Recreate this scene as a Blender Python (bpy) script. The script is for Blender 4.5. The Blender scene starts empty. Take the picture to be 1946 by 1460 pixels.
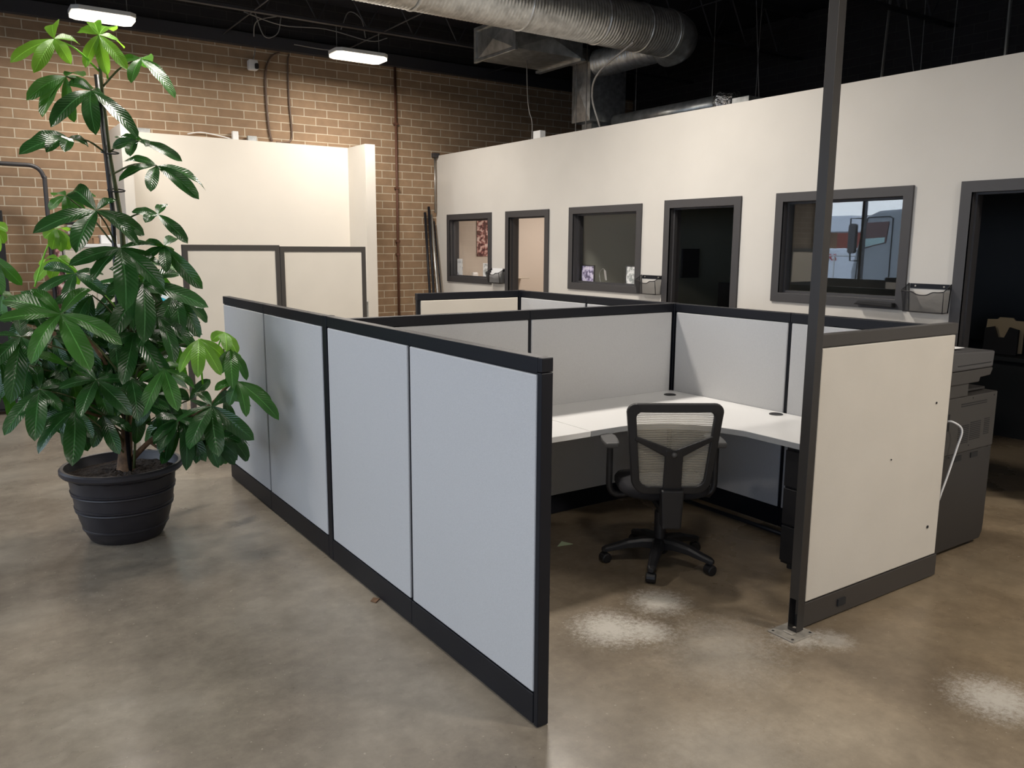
import bpy, math, random
from mathutils import Vector, Matrix
import numpy as np
random.seed(7)
C = bpy.context.scene.collection
PI = math.pi
# ------------------------------------------------------------------ camera, world, light, exposure
W, H = 1946, 1460
F, YAW, PIT, ROLL, CH = 1551.95, .5988, .1673, .0062, 1.739
cy, sy, cp, sp = math.cos(YAW), math.sin(YAW), math.cos(PIT), math.sin(PIT)
fw = Vector((sy*cp, cy*cp, -sp)); r0 = Vector((cy, -sy, 0)); u0 = r0.cross(fw)
cr, sr = math.cos(ROLL), math.sin(ROLL)
rt = cr*r0+sr*u0; up = -sr*r0+cr*u0
cam = bpy.data.cameras.new('camera'); co = bpy.data.objects.new('camera', cam); C.objects.link(co)
cam.sensor_width = 36; cam.lens = F/W*36; cam.clip_end = 300
co.matrix_world = Matrix(((rt.x, up.x, -fw.x, 0), (rt.y, up.y, -fw.y, 0), (rt.z, up.z, -fw.z, CH), (0, 0, 0, 1)))
sc = bpy.context.scene; sc.camera = co
sc.view_settings.view_transform = 'Standard'; sc.view_settings.look = 'None'
sc.view_settings.gamma = 1; sc.view_settings.use_curve_mapping = False
sc.view_settings.exposure = 0.0
w = bpy.data.worlds.new('overcast_sky'); sc.world = w; w.use_nodes = True
nt = w.node_tree; nt.nodes.clear()
bgn = nt.nodes.new('ShaderNodeBackground'); wo = nt.nodes.new('ShaderNodeOutputWorld')
tc = nt.nodes.new('ShaderNodeTexCoord'); nz = nt.nodes.new('ShaderNodeTexNoise'); rp = nt.nodes.new('ShaderNodeValToRGB')
nz.inputs['Scale'].default_value = 3; nz.inputs['Detail'].default_value = 3
rp.color_ramp.elements[0].color = (.58, .72, 1, 1); rp.color_ramp.elements[1].color = (.80, .90, 1, 1)
rp.color_ramp.elements[0].position = .35; rp.color_ramp.elements[1].position = .6
nt.links.new(tc.outputs['Generated'], nz.inputs['Vector']); nt.links.new(nz.outputs['Fac'], rp.inputs['Fac'])
nt.links.new(rp.outputs['Color'], bgn.inputs['Color']); bgn.inputs['Strength'].default_value = 4.6
nt.links.new(bgn.outputs[0], wo.inputs[0])

def area(name, loc, size, power, col, direction=(0, 0, -1), sizey=None, portal=False, spread=None):
    l = bpy.data.lights.new(name, 'AREA'); l.shape = 'RECTANGLE'; l.size = size; l.size_y = sizey or size
    l.energy = power; l.color = col
    if spread: l.spread = spread
    o = bpy.data.objects.new(name, l); C.objects.link(o); o.location = loc
    o.rotation_euler = Vector(direction).to_track_quat('-Z', 'Y').to_euler()
    if portal: l.cycles.is_portal = True
    return o
WARM = (1, .925, .84)
# ceiling fixtures of the room that hang outside the frame
for i, (x, y, e) in enumerate([(1.45, 5.35, 60), (3.9, 5.35, 112), (4.3, -.9, 140), (1.5, .9, 32), (-1.3, 1.4, 32), (-1.2, 5.35, 38)]):
    if e: area('ceiling_lamp_light', (x, y, 3.86), .6, e, WARM, sizey=.3)
area('storefront_daylight', (-2.62, 3.6, 1.92), 13.6, 1, (1, 1, 1), (1, 0, 0), sizey=1.65, portal=True)
area('office_lamp_light', (7.6, 8.9, 2.7), .6, 45, (1, .86, .76), sizey=.6)

# ------------------------------------------------------------------ materials
def mat(name, col, rough=.6, metal=0, noise=None, bump=None, spec=.5, trans=0, sheen=0):
    m = bpy.data.materials.new(name); m.use_nodes = True
    n = m.node_tree.nodes; l = m.node_tree.links; b = n['Principled BSDF']
    b.inputs['Base Color'].default_value = (*col, 1); b.inputs['Roughness'].default_value = rough
    b.inputs['Metallic'].default_value = metal; b.inputs['Specular IOR Level'].default_value = spec
    t = n.new('ShaderNodeTexCoord')
    if noise:
        sc_, amt = noise
        nn = n.new('ShaderNodeTexNoise'); nn.inputs['Scale'].default_value = sc_; nn.inputs['Detail'].default_value = 5
        l.new(t.outputs['Object'], nn.inputs['Vector'])
        r = n.new('ShaderNodeValToRGB'); r.color_ramp.elements[0].position = .3; r.color_ramp.elements[1].position = .7
        r.color_ramp.elements[0].color = (*[c*(1-amt) for c in col], 1); r.color_ramp.elements[1].color = (*[min(1, c*(1+amt)) for c in col], 1)
        l.new(nn.outputs['Fac'], r.inputs['Fac']); l.new(r.outputs['Color'], b.inputs['Base Color'])
    if bump:
        sc_, st, di = bump
        nn = n.new('ShaderNodeTexNoise'); nn.inputs['Scale'].default_value = sc_; nn.inputs['Detail'].default_value = 3
        l.new(t.outputs['Object'], nn.inputs['Vector'])
        bp = n.new('ShaderNodeBump'); bp.inputs['Strength'].default_value = st; bp.inputs['Distance'].default_value = di
        l.new(nn.outputs['Fac'], bp.inputs['Height']); l.new(bp.outputs['Normal'], b.inputs['Normal'])
    return m

def emit(name, col, s):
    m = bpy.data.materials.new(name); m.use_nodes = True
    b = m.node_tree.nodes['Principled BSDF']; b.inputs['Base Color'].default_value = (*col, 1)
    b.inputs['Emission Color'].default_value = (*col, 1); b.inputs['Emission Strength'].default_value = s
    return m

def glass(name, ior, tint=(1, 1, 1)):
    m = bpy.data.materials.new(name); m.use_nodes = True
    n = m.node_tree.nodes; l = m.node_tree.links; n.clear()
    o = n.new('ShaderNodeOutputMaterial'); mx = n.new('ShaderNodeMixShader'); fr = n.new('ShaderNodeFresnel')
    g = n.new('ShaderNodeBsdfGlossy'); tr = n.new('ShaderNodeBsdfTransparent')
    g.inputs['Roughness'].default_value = 0.0; tr.inputs['Color'].default_value = (*tint, 1); fr.inputs['IOR'].default_value = ior
    ge = n.new('ShaderNodeNewGeometry'); mr = n.new('ShaderNodeMapRange')     # leaving a pane bends light the other way, so no total reflection inside
    mr.inputs['To Min'].default_value = ior; mr.inputs['To Max'].default_value = 1/ior; l.new(ge.outputs['Backfacing'], mr.inputs['Value']); l.new(mr.outputs[0], fr.inputs['IOR'])
    l.new(fr.outputs[0], mx.inputs[0]); l.new(tr.outputs[0], mx.inputs[1]); l.new(g.outputs[0], mx.inputs[2]); l.new(mx.outputs[0], o.inputs[0])
    return m

def brick(name, c1, c2, mortar):
    m = bpy.data.materials.new(name); m.use_nodes = True
    n = m.node_tree.nodes; l = m.node_tree.links; b = n['Principled BSDF']
    g = n.new('ShaderNodeNewGeometry'); s = n.new('ShaderNodeSeparateXYZ'); cb = n.new('ShaderNodeCombineXYZ'); ad = n.new('ShaderNodeMath'); ad.operation = 'ADD'
    l.new(g.outputs['Position'], s.inputs[0]); l.new(s.outputs['X'], ad.inputs[0]); l.new(s.outputs['Y'], ad.inputs[1])
    l.new(ad.outputs[0], cb.inputs['X']); l.new(s.outputs['Z'], cb.inputs['Y'])
    bt = n.new('ShaderNodeTexBrick'); bt.offset = .5; bt.inputs['Scale'].default_value = 1
    bt.inputs['Brick Width'].default_value = .305; bt.inputs['Row Height'].default_value = .1016
    bt.inputs['Mortar Size'].default_value = .0062; bt.inputs['Mortar Smooth'].default_value = .25; bt.inputs['Bias'].default_value = -.1
    bt.inputs['Color1'].default_value = (*c1, 1); bt.inputs['Color2'].default_value = (*c2, 1); bt.inputs['Mortar'].default_value = (*mortar, 1)
    l.new(cb.outputs[0], bt.inputs['Vector'])
    nn = n.new('ShaderNodeTexNoise'); nn.inputs['Scale'].default_value = 9; nn.inputs['Detail'].default_value = 6; l.new(g.outputs['Position'], nn.inputs['Vector'])
    mp = n.new('ShaderNodeMapRange'); mp.inputs['To Min'].default_value = .72; mp.inputs['To Max'].default_value = 1.25; l.new(nn.outputs['Fac'], mp.inputs['Value'])
    vm = n.new('ShaderNodeVectorMath'); vm.operation = 'SCALE'; l.new(bt.outputs['Color'], vm.inputs[0]); l.new(mp.outputs[0], vm.inputs['Scale'])
    l.new(vm.outputs[0], b.inputs['Base Color']); b.inputs['Roughness'].default_value = .85
    bp = n.new('ShaderNodeBump'); bp.invert = True; bp.inputs['Strength'].default_value = .6; bp.inputs['Distance'].default_value = .008
    l.new(bt.outputs['Fac'], bp.inputs['Height']); l.new(bp.outputs['Normal'], b.inputs['Normal'])
    return m

def concrete():
    m = bpy.data.materials.new('polished_concrete'); m.use_nodes = True
    n = m.node_tree.nodes; l = m.node_tree.links; b = n['Principled BSDF']
    g = n.new('ShaderNodeNewGeometry')
    def noise(s, d, dist=0):
        dist = 0
        q = n.new('ShaderNodeTexNoise'); q.inputs['Scale'].default_value = s; q.inputs['Detail'].default_value = d; q.inputs['Distortion'].default_value = dist
        l.new(g.outputs['Position'], q.inputs['Vector']); return q
    a = noise(.9, 8, .6); r = n.new('ShaderNodeValToRGB')
    e = r.color_ramp.elements; e[0].position = .32; e[0].color = (.155, .130, .102, 1); e[1].position = .70; e[1].color = (.295, .262, .212, 1)
    k = e.new(.5); k.color = (.215, .185, .145, 1)
    l.new(a.outputs['Fac'], r.inputs['Fac'])
    f = noise(14, 14); f.inputs['Roughness'].default_value = .72; mp = n.new('ShaderNodeMapRange'); mp.inputs['From Min'].default_value = .3; mp.inputs['From Max'].default_value = .7
    mp.inputs['To Min'].default_value = .86; mp.inputs['To Max'].default_value = 1.14; l.new(f.outputs['Fac'], mp.inputs['Value'])
    vm = n.new('ShaderNodeVectorMath'); vm.operation = 'SCALE'; l.new(r.outputs['Color'], vm.inputs[0]); l.new(mp.outputs[0], vm.inputs['Scale'])
    col = vm.outputs[0]
    md = noise(3.3, 12); md.inputs['Roughness'].default_value = .7; mm = n.new('ShaderNodeMapRange'); mm.inputs['From Min'].default_value = .35; mm.inputs['From Max'].default_value = .65
    mm.inputs['To Min'].default_value = .84; mm.inputs['To Max'].default_value = 1.16; l.new(md.outputs['Fac'], mm.inputs['Value'])
    vm2 = n.new('ShaderNodeVectorMath'); vm2.operation = 'SCALE'; l.new(col, vm2.inputs[0]); l.new(mm.outputs[0], vm2.inputs['Scale']); col = vm2.outputs[0]
    # warm lighting painted into the floor colour, browner towards the office side
    sp_ = n.new('ShaderNodeSeparateXYZ'); l.new(g.outputs['Position'], sp_.inputs[0]); ox = n.new('ShaderNodeMapRange'); ox.inputs['From Min'].default_value = 1.4; ox.inputs['From Max'].default_value = 3.6; l.new(sp_.outputs['X'], ox.inputs['Value'])
    tint = n.new('ShaderNodeMixRGB'); tint.blend_type = 'MULTIPLY'; tint.inputs[2].default_value = (1.0, .88, .72, 1); l.new(ox.outputs[0], tint.inputs[0]); l.new(col, tint.inputs[1]); col = tint.outputs[0]
    pit = noise(75, 2); pr = n.new('ShaderNodeMapRange'); pr.inputs['From Min'].default_value = .735; pr.inputs['From Max'].default_value = .76; pr.inputs['To Max'].default_value = .6; l.new(pit.outputs['Fac'], pr.inputs['Value'])
    mx0 = n.new('ShaderNodeMixRGB'); mx0.inputs[2].default_value = (.05, .04, .03, 1); l.new(pr.outputs[0], mx0.inputs[0]); l.new(col, mx0.inputs[1]); col = mx0.outputs[0]
    fl_ = n.new('ShaderNodeMapRange'); fl_.inputs['From Min'].default_value = .30; fl_.inputs['From Max'].default_value = .27; fl_.inputs['To Max'].default_value = .55; l.new(noise(42, 3).outputs['Fac'], fl_.inputs['Value'])
    mx1 = n.new('ShaderNodeMixRGB'); mx1.inputs[2].default_value = (.45, .40, .32, 1); l.new(fl_.outputs[0], mx1.inputs[0]); l.new(col, mx1.inputs[1]); col = mx1.outputs[0]
    # pale patches with speckled edges
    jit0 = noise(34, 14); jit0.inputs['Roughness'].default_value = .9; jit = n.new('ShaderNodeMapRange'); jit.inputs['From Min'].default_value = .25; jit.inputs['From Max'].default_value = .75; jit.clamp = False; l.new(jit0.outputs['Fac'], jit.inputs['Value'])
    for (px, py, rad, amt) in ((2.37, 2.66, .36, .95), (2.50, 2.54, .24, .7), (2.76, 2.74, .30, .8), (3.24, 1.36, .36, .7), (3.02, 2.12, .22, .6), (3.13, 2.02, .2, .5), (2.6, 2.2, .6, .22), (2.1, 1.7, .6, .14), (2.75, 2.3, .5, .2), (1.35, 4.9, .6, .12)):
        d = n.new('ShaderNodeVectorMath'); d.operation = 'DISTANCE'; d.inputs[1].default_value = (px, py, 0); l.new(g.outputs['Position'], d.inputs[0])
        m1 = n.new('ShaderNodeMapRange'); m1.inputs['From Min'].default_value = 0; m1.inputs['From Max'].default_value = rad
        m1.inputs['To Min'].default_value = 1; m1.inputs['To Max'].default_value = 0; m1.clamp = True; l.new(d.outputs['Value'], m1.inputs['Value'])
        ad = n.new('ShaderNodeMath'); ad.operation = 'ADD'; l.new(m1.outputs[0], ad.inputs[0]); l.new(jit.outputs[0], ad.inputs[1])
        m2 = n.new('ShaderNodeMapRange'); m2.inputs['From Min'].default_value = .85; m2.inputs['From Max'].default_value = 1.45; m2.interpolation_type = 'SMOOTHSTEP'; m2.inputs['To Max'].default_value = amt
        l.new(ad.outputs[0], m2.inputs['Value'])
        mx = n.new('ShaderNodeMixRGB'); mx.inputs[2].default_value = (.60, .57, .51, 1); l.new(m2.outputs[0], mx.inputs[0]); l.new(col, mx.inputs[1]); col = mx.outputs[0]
    l.new(col, b.inputs['Base Color'])
    rr = n.new('ShaderNodeMapRange'); rr.inputs['To Min'].default_value = .14; rr.inputs['To Max'].default_value = .40
    l.new(a.outputs['Fac'], rr.inputs['Value']); l.new(rr.outputs[0], b.inputs['Roughness'])
    bp = n.new('ShaderNodeBump'); bp.inputs['Strength'].default_value = .12; bp.inputs['Distance'].default_value = .01
    q = noise(6, 4); l.new(q.outputs['Fac'], bp.inputs['Height']); l.new(bp.outputs['Normal'], b.inputs['Normal'])
    return m

def leafmat(name, col, tcol, tfac, rough):
    m = bpy.data.materials.new(name); m.use_nodes = True
    n = m.node_tree.nodes; l = m.node_tree.links; b = n['Principled BSDF']; o = n['Material Output']
    t = n.new('ShaderNodeTexCoord'); nn = n.new('ShaderNodeTexNoise'); nn.inputs['Scale'].default_value = 6; l.new(t.outputs['Object'], nn.inputs['Vector'])
    uv = n.new('ShaderNodeUVMap'); sx = n.new('ShaderNodeSeparateXYZ'); l.new(uv.outputs[0], sx.inputs[0])
    # veins: a pale midrib and slanted side veins from the leaf's own UV
    ab = n.new('ShaderNodeMath'); ab.operation = 'ABSOLUTE'; l.new(sx.outputs['X'], ab.inputs[0])
    mid = n.new('ShaderNodeMath'); mid.operation = 'LESS_THAN'; mid.inputs[1].default_value = .05; l.new(ab.outputs[0], mid.inputs[0])
    v1 = n.new('ShaderNodeMath'); v1.operation = 'MULTIPLY'; v1.inputs[1].default_value = .18; l.new(ab.outputs[0], v1.inputs[0])
    v2 = n.new('ShaderNodeMath'); v2.operation = 'SUBTRACT'; l.new(sx.outputs['Y'], v2.inputs[0]); l.new(v1.outputs[0], v2.inputs[1])
    v3 = n.new('ShaderNodeMath'); v3.operation = 'MULTIPLY'; v3.inputs[1].default_value = 90; l.new(v2.outputs[0], v3.inputs[0])
    v4 = n.new('ShaderNodeMath'); v4.operation = 'SINE'; l.new(v3.outputs[0], v4.inputs[0])
    r = n.new('ShaderNodeValToRGB'); r.color_ramp.elements[0].position = .3; r.color_ramp.elements[1].position = .7
    r.color_ramp.elements[0].color = (*[c*.7 for c in col], 1); r.color_ramp.elements[1].color = (*[c*1.35 for c in col], 1); l.new(nn.outputs['Fac'], r.inputs['Fac'])
    mx = n.new('ShaderNodeMixRGB'); l.new(mid.outputs[0], mx.inputs[0]); l.new(r.outputs[0], mx.inputs[1]); mx.inputs[2].default_value = (*[min(1, c*2.6+.02) for c in col], 1)
    l.new(mx.outputs[0], b.inputs['Base Color']); b.inputs['Roughness'].default_value = rough
    bp = n.new('ShaderNodeBump'); bp.inputs['Strength'].default_value = .22; bp.inputs['Distance'].default_value = .002
    l.new(v4.outputs[0], bp.inputs['Height']); l.new(bp.outputs['Normal'], b.inputs['Normal'])
    tl = n.new('ShaderNodeBsdfTranslucent'); tl.inputs['Color'].default_value = (*tcol, 1)
    ms = n.new('ShaderNodeMixShader'); ms.inputs[0].default_value = tfac
    l.new(b.outputs[0], ms.inputs[1]); l.new(tl.outputs[0], ms.inputs[2]); l.new(ms.outputs[0], o.inputs[0])
    return m

def meshback():
    m = bpy.data.materials.new('chair_mesh_fabric'); m.use_nodes = True
    n = m.node_tree.nodes; l = m.node_tree.links; b = n['Principled BSDF']; o = n['Material Output']
    b.inputs['Base Color'].default_value = (.42, .39, .32, 1); b.inputs['Roughness'].default_value = .8
    t = n.new('ShaderNodeTexCoord'); wv = n.new('ShaderNodeTexWave'); wv.bands_direction = 'Z'; wv.inputs['Scale'].default_value = 34; wv.inputs['Distortion'].default_value = .6
    wv.inputs['Detail'].default_value = 0
    l.new(t.outputs['Object'], wv.inputs['Vector'])
    th = n.new('ShaderNodeMapRange'); th.inputs['From Min'].default_value = .2; th.inputs['From Max'].default_value = .5; th.inputs['To Min'].default_value = .25; th.inputs['To Max'].default_value = .8
    l.new(wv.outputs['Fac'], th.inputs['Value'])
    tr = n.new('ShaderNodeBsdfTransparent'); ms = n.new('ShaderNodeMixShader')
    l.new(th.outputs[0], ms.inputs[0]); l.new(tr.outputs[0], ms.inputs[1]); l.new(b.outputs[0], ms.inputs[2]); l.new(ms.outputs[0], o.inputs[0])
    return m

def wiremesh():
    m = bpy.data.materials.new('black_wire_mesh'); m.use_nodes = True
    n = m.node_tree.nodes; l = m.node_tree.links; b = n['Principled BSDF']; o = n['Material Output']
    b.inputs['Base Color'].default_value = (.02, .02, .022, 1); b.inputs['Roughness'].default_value = .5
    tr = n.new('ShaderNodeBsdfTransparent'); ms = n.new('ShaderNodeMixShader'); ms.inputs[0].default_value = .62
    l.new(tr.outputs[0], ms.inputs[1]); l.new(b.outputs[0], ms.inputs[2]); l.new(ms.outputs[0], o.inputs[0])
    return m

def blotch(name, base, cols, scale, thr=.5):
    m = bpy.data.materials.new(name); m.use_nodes = True
    n = m.node_tree.nodes; l = m.node_tree.links; b = n['Principled BSDF']
    t = n.new('ShaderNodeTexCoord'); nn = n.new('ShaderNodeTexNoise'); nn.inputs['Scale'].default_value = scale; nn.inputs['Detail'].default_value = 4
    l.new(t.outputs['Object'], nn.inputs['Vector']); r = n.new('ShaderNodeValToRGB'); r.color_ramp.interpolation = 'LINEAR'
    r.color_ramp.elements[0].position = thr-.04; r.color_ramp.elements[0].color = (*base, 1)
    r.color_ramp.elements[1].position = thr+.03; r.color_ramp.elements[1].color = (*cols[0], 1)
    for i, c in enumerate(cols[1:]):
        e = r.color_ramp.elements.new(min(.99, thr+.1+.08*i)); e.color = (*c, 1)
    l.new(nn.outputs['Fac'], r.inputs['Fac']); l.new(r.outputs[0], b.inputs['Base Color']); b.inputs['Roughness'].default_value = .7
    return m

M = dict(
    floor=concrete(),
    paint=mat('cream_wall_paint', (.585, .56, .515), .75, noise=(2, .03), bump=(120, .15, .002)),
    alcove=mat('alcove_white_paint', (.70, .66, .59), .75, noise=(1.5, .03)),
    officeA=mat('beige_office_paint', (.60, .54, .47), .8),
    officeB=mat('olive_grey_office_paint', (.30, .31, .26), .8),
    officeC=mat('charcoal_office_paint', (.07, .072, .075), .8),
    brick=brick('tan_brick', (.31, .205, .122), (.25, .16, .095), (.52, .45, .34)),
    brickdark=brick('near_black_brick', (.024, .021, .022), (.018, .016, .018), (.040, .036, .036)),  # near-black brick tone for the upper and outer walls
    deck=mat('black_ceiling_paint', (.020, .019, .026), .85),
    joist=mat('black_joist_paint', (.03, .03, .036), .6),
    trim=mat('charcoal_trim_paint', (.045, .043, .045), .5),
    cap=mat('black_panel_trim', (.006, .007, .011), .45, spec=.3),
    capwarm=mat('dark_bronze_trim', (.042, .037, .033), .45),
    fabric=mat('light_grey_panel_fabric', (.52, .52, .52), .92, noise=(260, .07), bump=(320, .35, .002)),
    fabric_warmlit=mat('warm_lit_panel_fabric', (.60, .56, .49), .92, noise=(3, .03), bump=(320, .3, .002)),  # same grey panel fabric with warm lamp light put into its colour
    laminate=mat('white_laminate', (.78, .78, .77), .35),
    edge=mat('grey_edge_band', (.30, .31, .32), .5),
    black=mat('black_plastic', (.012, .012, .014), .45),
    blackm=mat('black_matte', (.012, .012, .013), .8),
    armpad=mat('dark_grey_arm_pad', (.07, .07, .07), .45),
    chairseat=mat('black_seat_fabric', (.014, .014, .018), .9, bump=(200, .3, .002)),
    chairmesh=meshback(),
    galv=mat('galvanised_steel', (.60, .61, .60), .36, .75, noise=(14, .25), bump=(10, .12, .01)),
    galvm=mat('matte_galvanised_steel', (.46, .475, .47), .34, .7, noise=(9, .3)),
    foil=mat('crinkled_foil', (.7, .7, .7), .22, 1, bump=(40, 1.0, .02)),
    pole=mat('dark_bronze_metal', (.040, .037, .035), .38, .4),
    plate=mat('bare_steel_plate', (.42, .39, .34), .45, .5, noise=(30, .2)),
    pot=mat('charcoal_plastic_pot', (.020, .018, .022), .42, noise=(12, .15)),
    soil=mat('dark_potting_soil', (.035, .022, .015), .95, noise=(60, .6), bump=(55, 1.0, .03)),
    bark=mat('brown_trunk_bark', (.17, .095, .05), .85, noise=(25, .4), bump=(30, .6, .006)),
    stem=mat('green_stem', (.07, .085, .025), .6),
    copier=mat('warm_grey_copier_plastic', (.040, .036, .032), .5),
    copierl=mat('grey_scanner_plastic', (.062, .060, .060), .45),
    copierd=mat('dark_copier_cabinet', (.024, .021, .019), .5),
    cream=mat('cream_laminate', (.55, .50, .42), .5),
    white=mat('white_plastic', (.75, .75, .74), .4),
    paper=mat('white_paper', (.78, .78, .77), .8),
    lamp=emit('lit_diffuser', (1, .93, .80), 1.6),
    lamphouse=mat('white_lamp_housing', (.7, .7, .68), .5),
    rust=mat('rust_painted_pipe', (.11, .045, .025), .6),
    cable=mat('grey_cable', (.22, .21, .2), .6),
    copper=mat('brown_conduit', (.13, .085, .06), .5),
    conduit=mat('steel_conduit', (.45, .45, .43), .35, .9),
    manila=mat('manila_folder', (.52, .40, .24), .8),
    cyan=mat('cyan_paper', (.04, .50, .68), .7),
    greenlite=mat('pale_green_paper', (.45, .55, .35), .8),
    desk=mat('dark_office_desk', (.015, .018, .02), .5),
    poster=blotch('dark_red_poster_print', (.09, .03, .03), [(.45, .2, .18), (.75, .6, .55)], 16, .5),
    photo=blotch('lilac_photo_print', (.10, .08, .16), [(.35, .3, .5), (.7, .65, .78)], 22, .45),
    photo2=blotch('grey_photo_print', (.30, .32, .31), [(.55, .56, .54), (.8, .8, .78)], 26, .47),
    flyer=blotch('pale_flyer_print', (.68, .68, .66), [(.5, .5, .5), (.3, .3, .35)], 18, .55),
    glassW=glass('window_glass', 1.35), glassR=glass('reflective_window_glass', 1.95),
    wire=wiremesh(),
    truck=mat('silver_grey_truck_paint', (.27, .30, .32), .4), truckw=mat('white_vehicle_paint', (.62, .66, .7), .4),
    darkglass=mat('dark_vehicle_glass', (.10, .045, .04), .2), mint=mat('pale_mint_reflection', (.35, .5, .48), .3),
    redbuild=mat('red_brick_building', (.26, .07, .05), .8), asphalt=mat('pale_wet_asphalt', (.34, .36, .38), .6, noise=(.5, .2)),
    young=leafmat('young_leaf_green', (.13, .30, .03), (.30, .62, .04), .45, .38),
    mature=leafmat('mature_leaf_green', (.018, .065, .016), (.05, .20, .015), .18, .27),
    mid=leafmat('mid_leaf_green', (.035, .12, .02), (.10, .34, .02), .3, .33),
    kraft=mat('brown_cardboard', (.32, .19, .11), .85), silver=mat('silver_tape', (.5, .5, .5), .4, .7),
)

# ------------------------------------------------------------------ mesh helpers
def at(px, py, Y):                                   # the point of the plane y = Y seen at a pixel of the photograph
    d = fw + rt*((px-W/2)/F) - up*((py-H/2)/F)
    return Vector((0, 0, CH)) + d*(Y/d.y)
class G:
    def __init__(s): s.v = []; s.f = []; s.uv = None
    def box(s, a, b):
        x0, y0, z0 = [min(p, q) for p, q in zip(a, b)]; x1, y1, z1 = [max(p, q) for p, q in zip(a, b)]
        k = len(s.v); s.v += [(x0,y0,z0),(x1,y0,z0),(x1,y1,z0),(x0,y1,z0),(x0,y0,z1),(x1,y0,z1),(x1,y1,z1),(x0,y1,z1)]
        s.f += [tuple(k+i for i in q) for q in ((0,3,2,1),(4,5,6,7),(0,1,5,4),(1,2,6,5),(2,3,7,6),(3,0,4,7))]; return s
    def prism(s, poly, axis, a, b):                   # poly of 2D points, extruded along an axis from a to b
        k = len(s.v); n = len(poly)
        for c in (a, b):
            for (p, q) in poly: s.v.append({'x': (c, p, q), 'y': (p, c, q), 'z': (p, q, c)}[axis])
        s.f.append(tuple(k+i for i in range(n))[::-1]); s.f.append(tuple(k+n+i for i in range(n)))
        for i in range(n): j = (i+1) % n; s.f.append((k+i, k+j, k+n+j, k+n+i))
        return s
    def ring(s, outer, inner, axis, a, b):            # frame: two polygons of equal length
        k = len(s.v); n = len(outer)
        for c in (a, b):
            for pl in (outer, inner):
                for (p, q) in pl: s.v.append({'x': (c, p, q), 'y': (p, c, q), 'z': (p, q, c)}[axis])
        for i in range(n):
            j = (i+1) % n
            s.f += [(k+i, k+n+i, k+n+j, k+j), (k+2*n+i, k+2*n+j, k+3*n+j, k+3*n+i), (k+i, k+j, k+2*n+j, k+2*n+i), (k+n+i, k+3*n+i, k+3*n+j, k+n+j)]
        return s
    def tube(s, pts, r, n=8, cap=True):
        pts = [Vector(p) for p in pts]; rs = r if isinstance(r, (list, tuple)) else [r]*len(pts)
        k = len(s.v); prev = None
        for i, p in enumerate(pts):
            t = (pts[min(i+1, len(pts)-1)]-pts[max(i-1, 0)]).normalized()
            if prev is None:
                a = Vector((0, 0, 1)) if abs(t.z) < .9 else Vector((1, 0, 0)); nrm = t.cross(a).normalized()
            else: nrm = (prev-t*prev.dot(t)).normalized()
            prev = nrm; b = t.cross(nrm)
            for j in range(n):
                an = 2*PI*j/n; s.v.append(tuple(p+(nrm*math.cos(an)+b*math.sin(an))*rs[i]))
        for i in range(len(pts)-1):
            for j in range(n):
                q = (j+1) % n; s.f.append((k+i*n+j, k+i*n+q, k+(i+1)*n+q, k+(i+1)*n+j))
        if cap: s.f.append(tuple(k+j for j in range(n))[::-1]); e = k+(len(pts)-1)*n; s.f.append(tuple(e+j for j in range(n)))
        return s
    def lathe(s, prof, c=(0, 0, 0), n=40, axis='z'):
        k = len(s.v)
        for (r, z) in prof:
            for j in range(n):
                an = 2*PI*j/n; a, b = r*math.cos(an), r*math.sin(an)
                q = {'z': (a, b, z), 'y': (a, z, b), 'x': (z, a, b)}[axis]; s.v.append((c[0]+q[0], c[1]+q[1], c[2]+q[2]))
        for i in range(len(prof)-1):
            for j in range(n):
                q = (j+1) % n; s.f.append((k+i*n+j, k+i*n+q, k+(i+1)*n+q, k+(i+1)*n+j))
        return s
    def quad(s, *p): k = len(s.v); s.v += [tuple(q) for q in p]; s.f.append(tuple(k+i for i in range(len(p)))); return s
    def build(s, name, m, parent=None, smooth=False, bevel=0, origin=None, solid=0, seg=2):
        o = bpy.data.objects.new(name, None) if not s.v else None
        off = Vector((0, 0, 0))
        if parent is not None:
            p = parent
            while p is not None: off += Vector(p.location); p = p.parent
            q = parent
            while q is not None:
                if q.get('localspace'): off = Vector((0, 0, 0))
                q = q.parent
            loc = Vector((0, 0, 0)) if origin is None else Vector(origin)-off
            base = off if origin is None else Vector(origin)
        else:
            if origin is None:
                xs = [v[0] for v in s.v]; ys = [v[1] for v in s.v]; zs = [v[2] for v in s.v]
                origin = ((min(xs)+max(xs))/2, (min(ys)+max(ys))/2, min(zs))
            loc = Vector(origin); base = loc
        me = bpy.data.meshes.new(name); me.from_pydata([tuple(Vector(v)-base) for v in s.v], [], s.f); me.materials.append(M[m] if isinstance(m, str) else m)
        if s.uv:
            ul = me.uv_layers.new(name='UVMap')
            for lp in me.loops: ul.data[lp.index].uv = s.uv[lp.vertex_index]
        if smooth:
            for q in me.polygons: q.use_smooth = True
        me.update()
        o = bpy.data.objects.new(name, me); C.objects.link(o); o.location = loc
        if parent is not None: o.parent = parent
        if bevel:
            b = o.modifiers.new('bevel', 'BEVEL'); b.width = bevel; b.segments = seg; b.limit_method = 'ANGLE'; b.angle_limit = .7
        if solid:
            q = o.modifiers.new('solidify', 'SOLIDIFY'); q.thickness = solid; q.offset = 0
        return o
def tag(o, label=None, cat=None, group=None, kind=None):
    if label: o['label'] = label
    if cat: o['category'] = cat
    if group: o['group'] = group
    if kind: o['kind'] = kind
    return o
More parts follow.
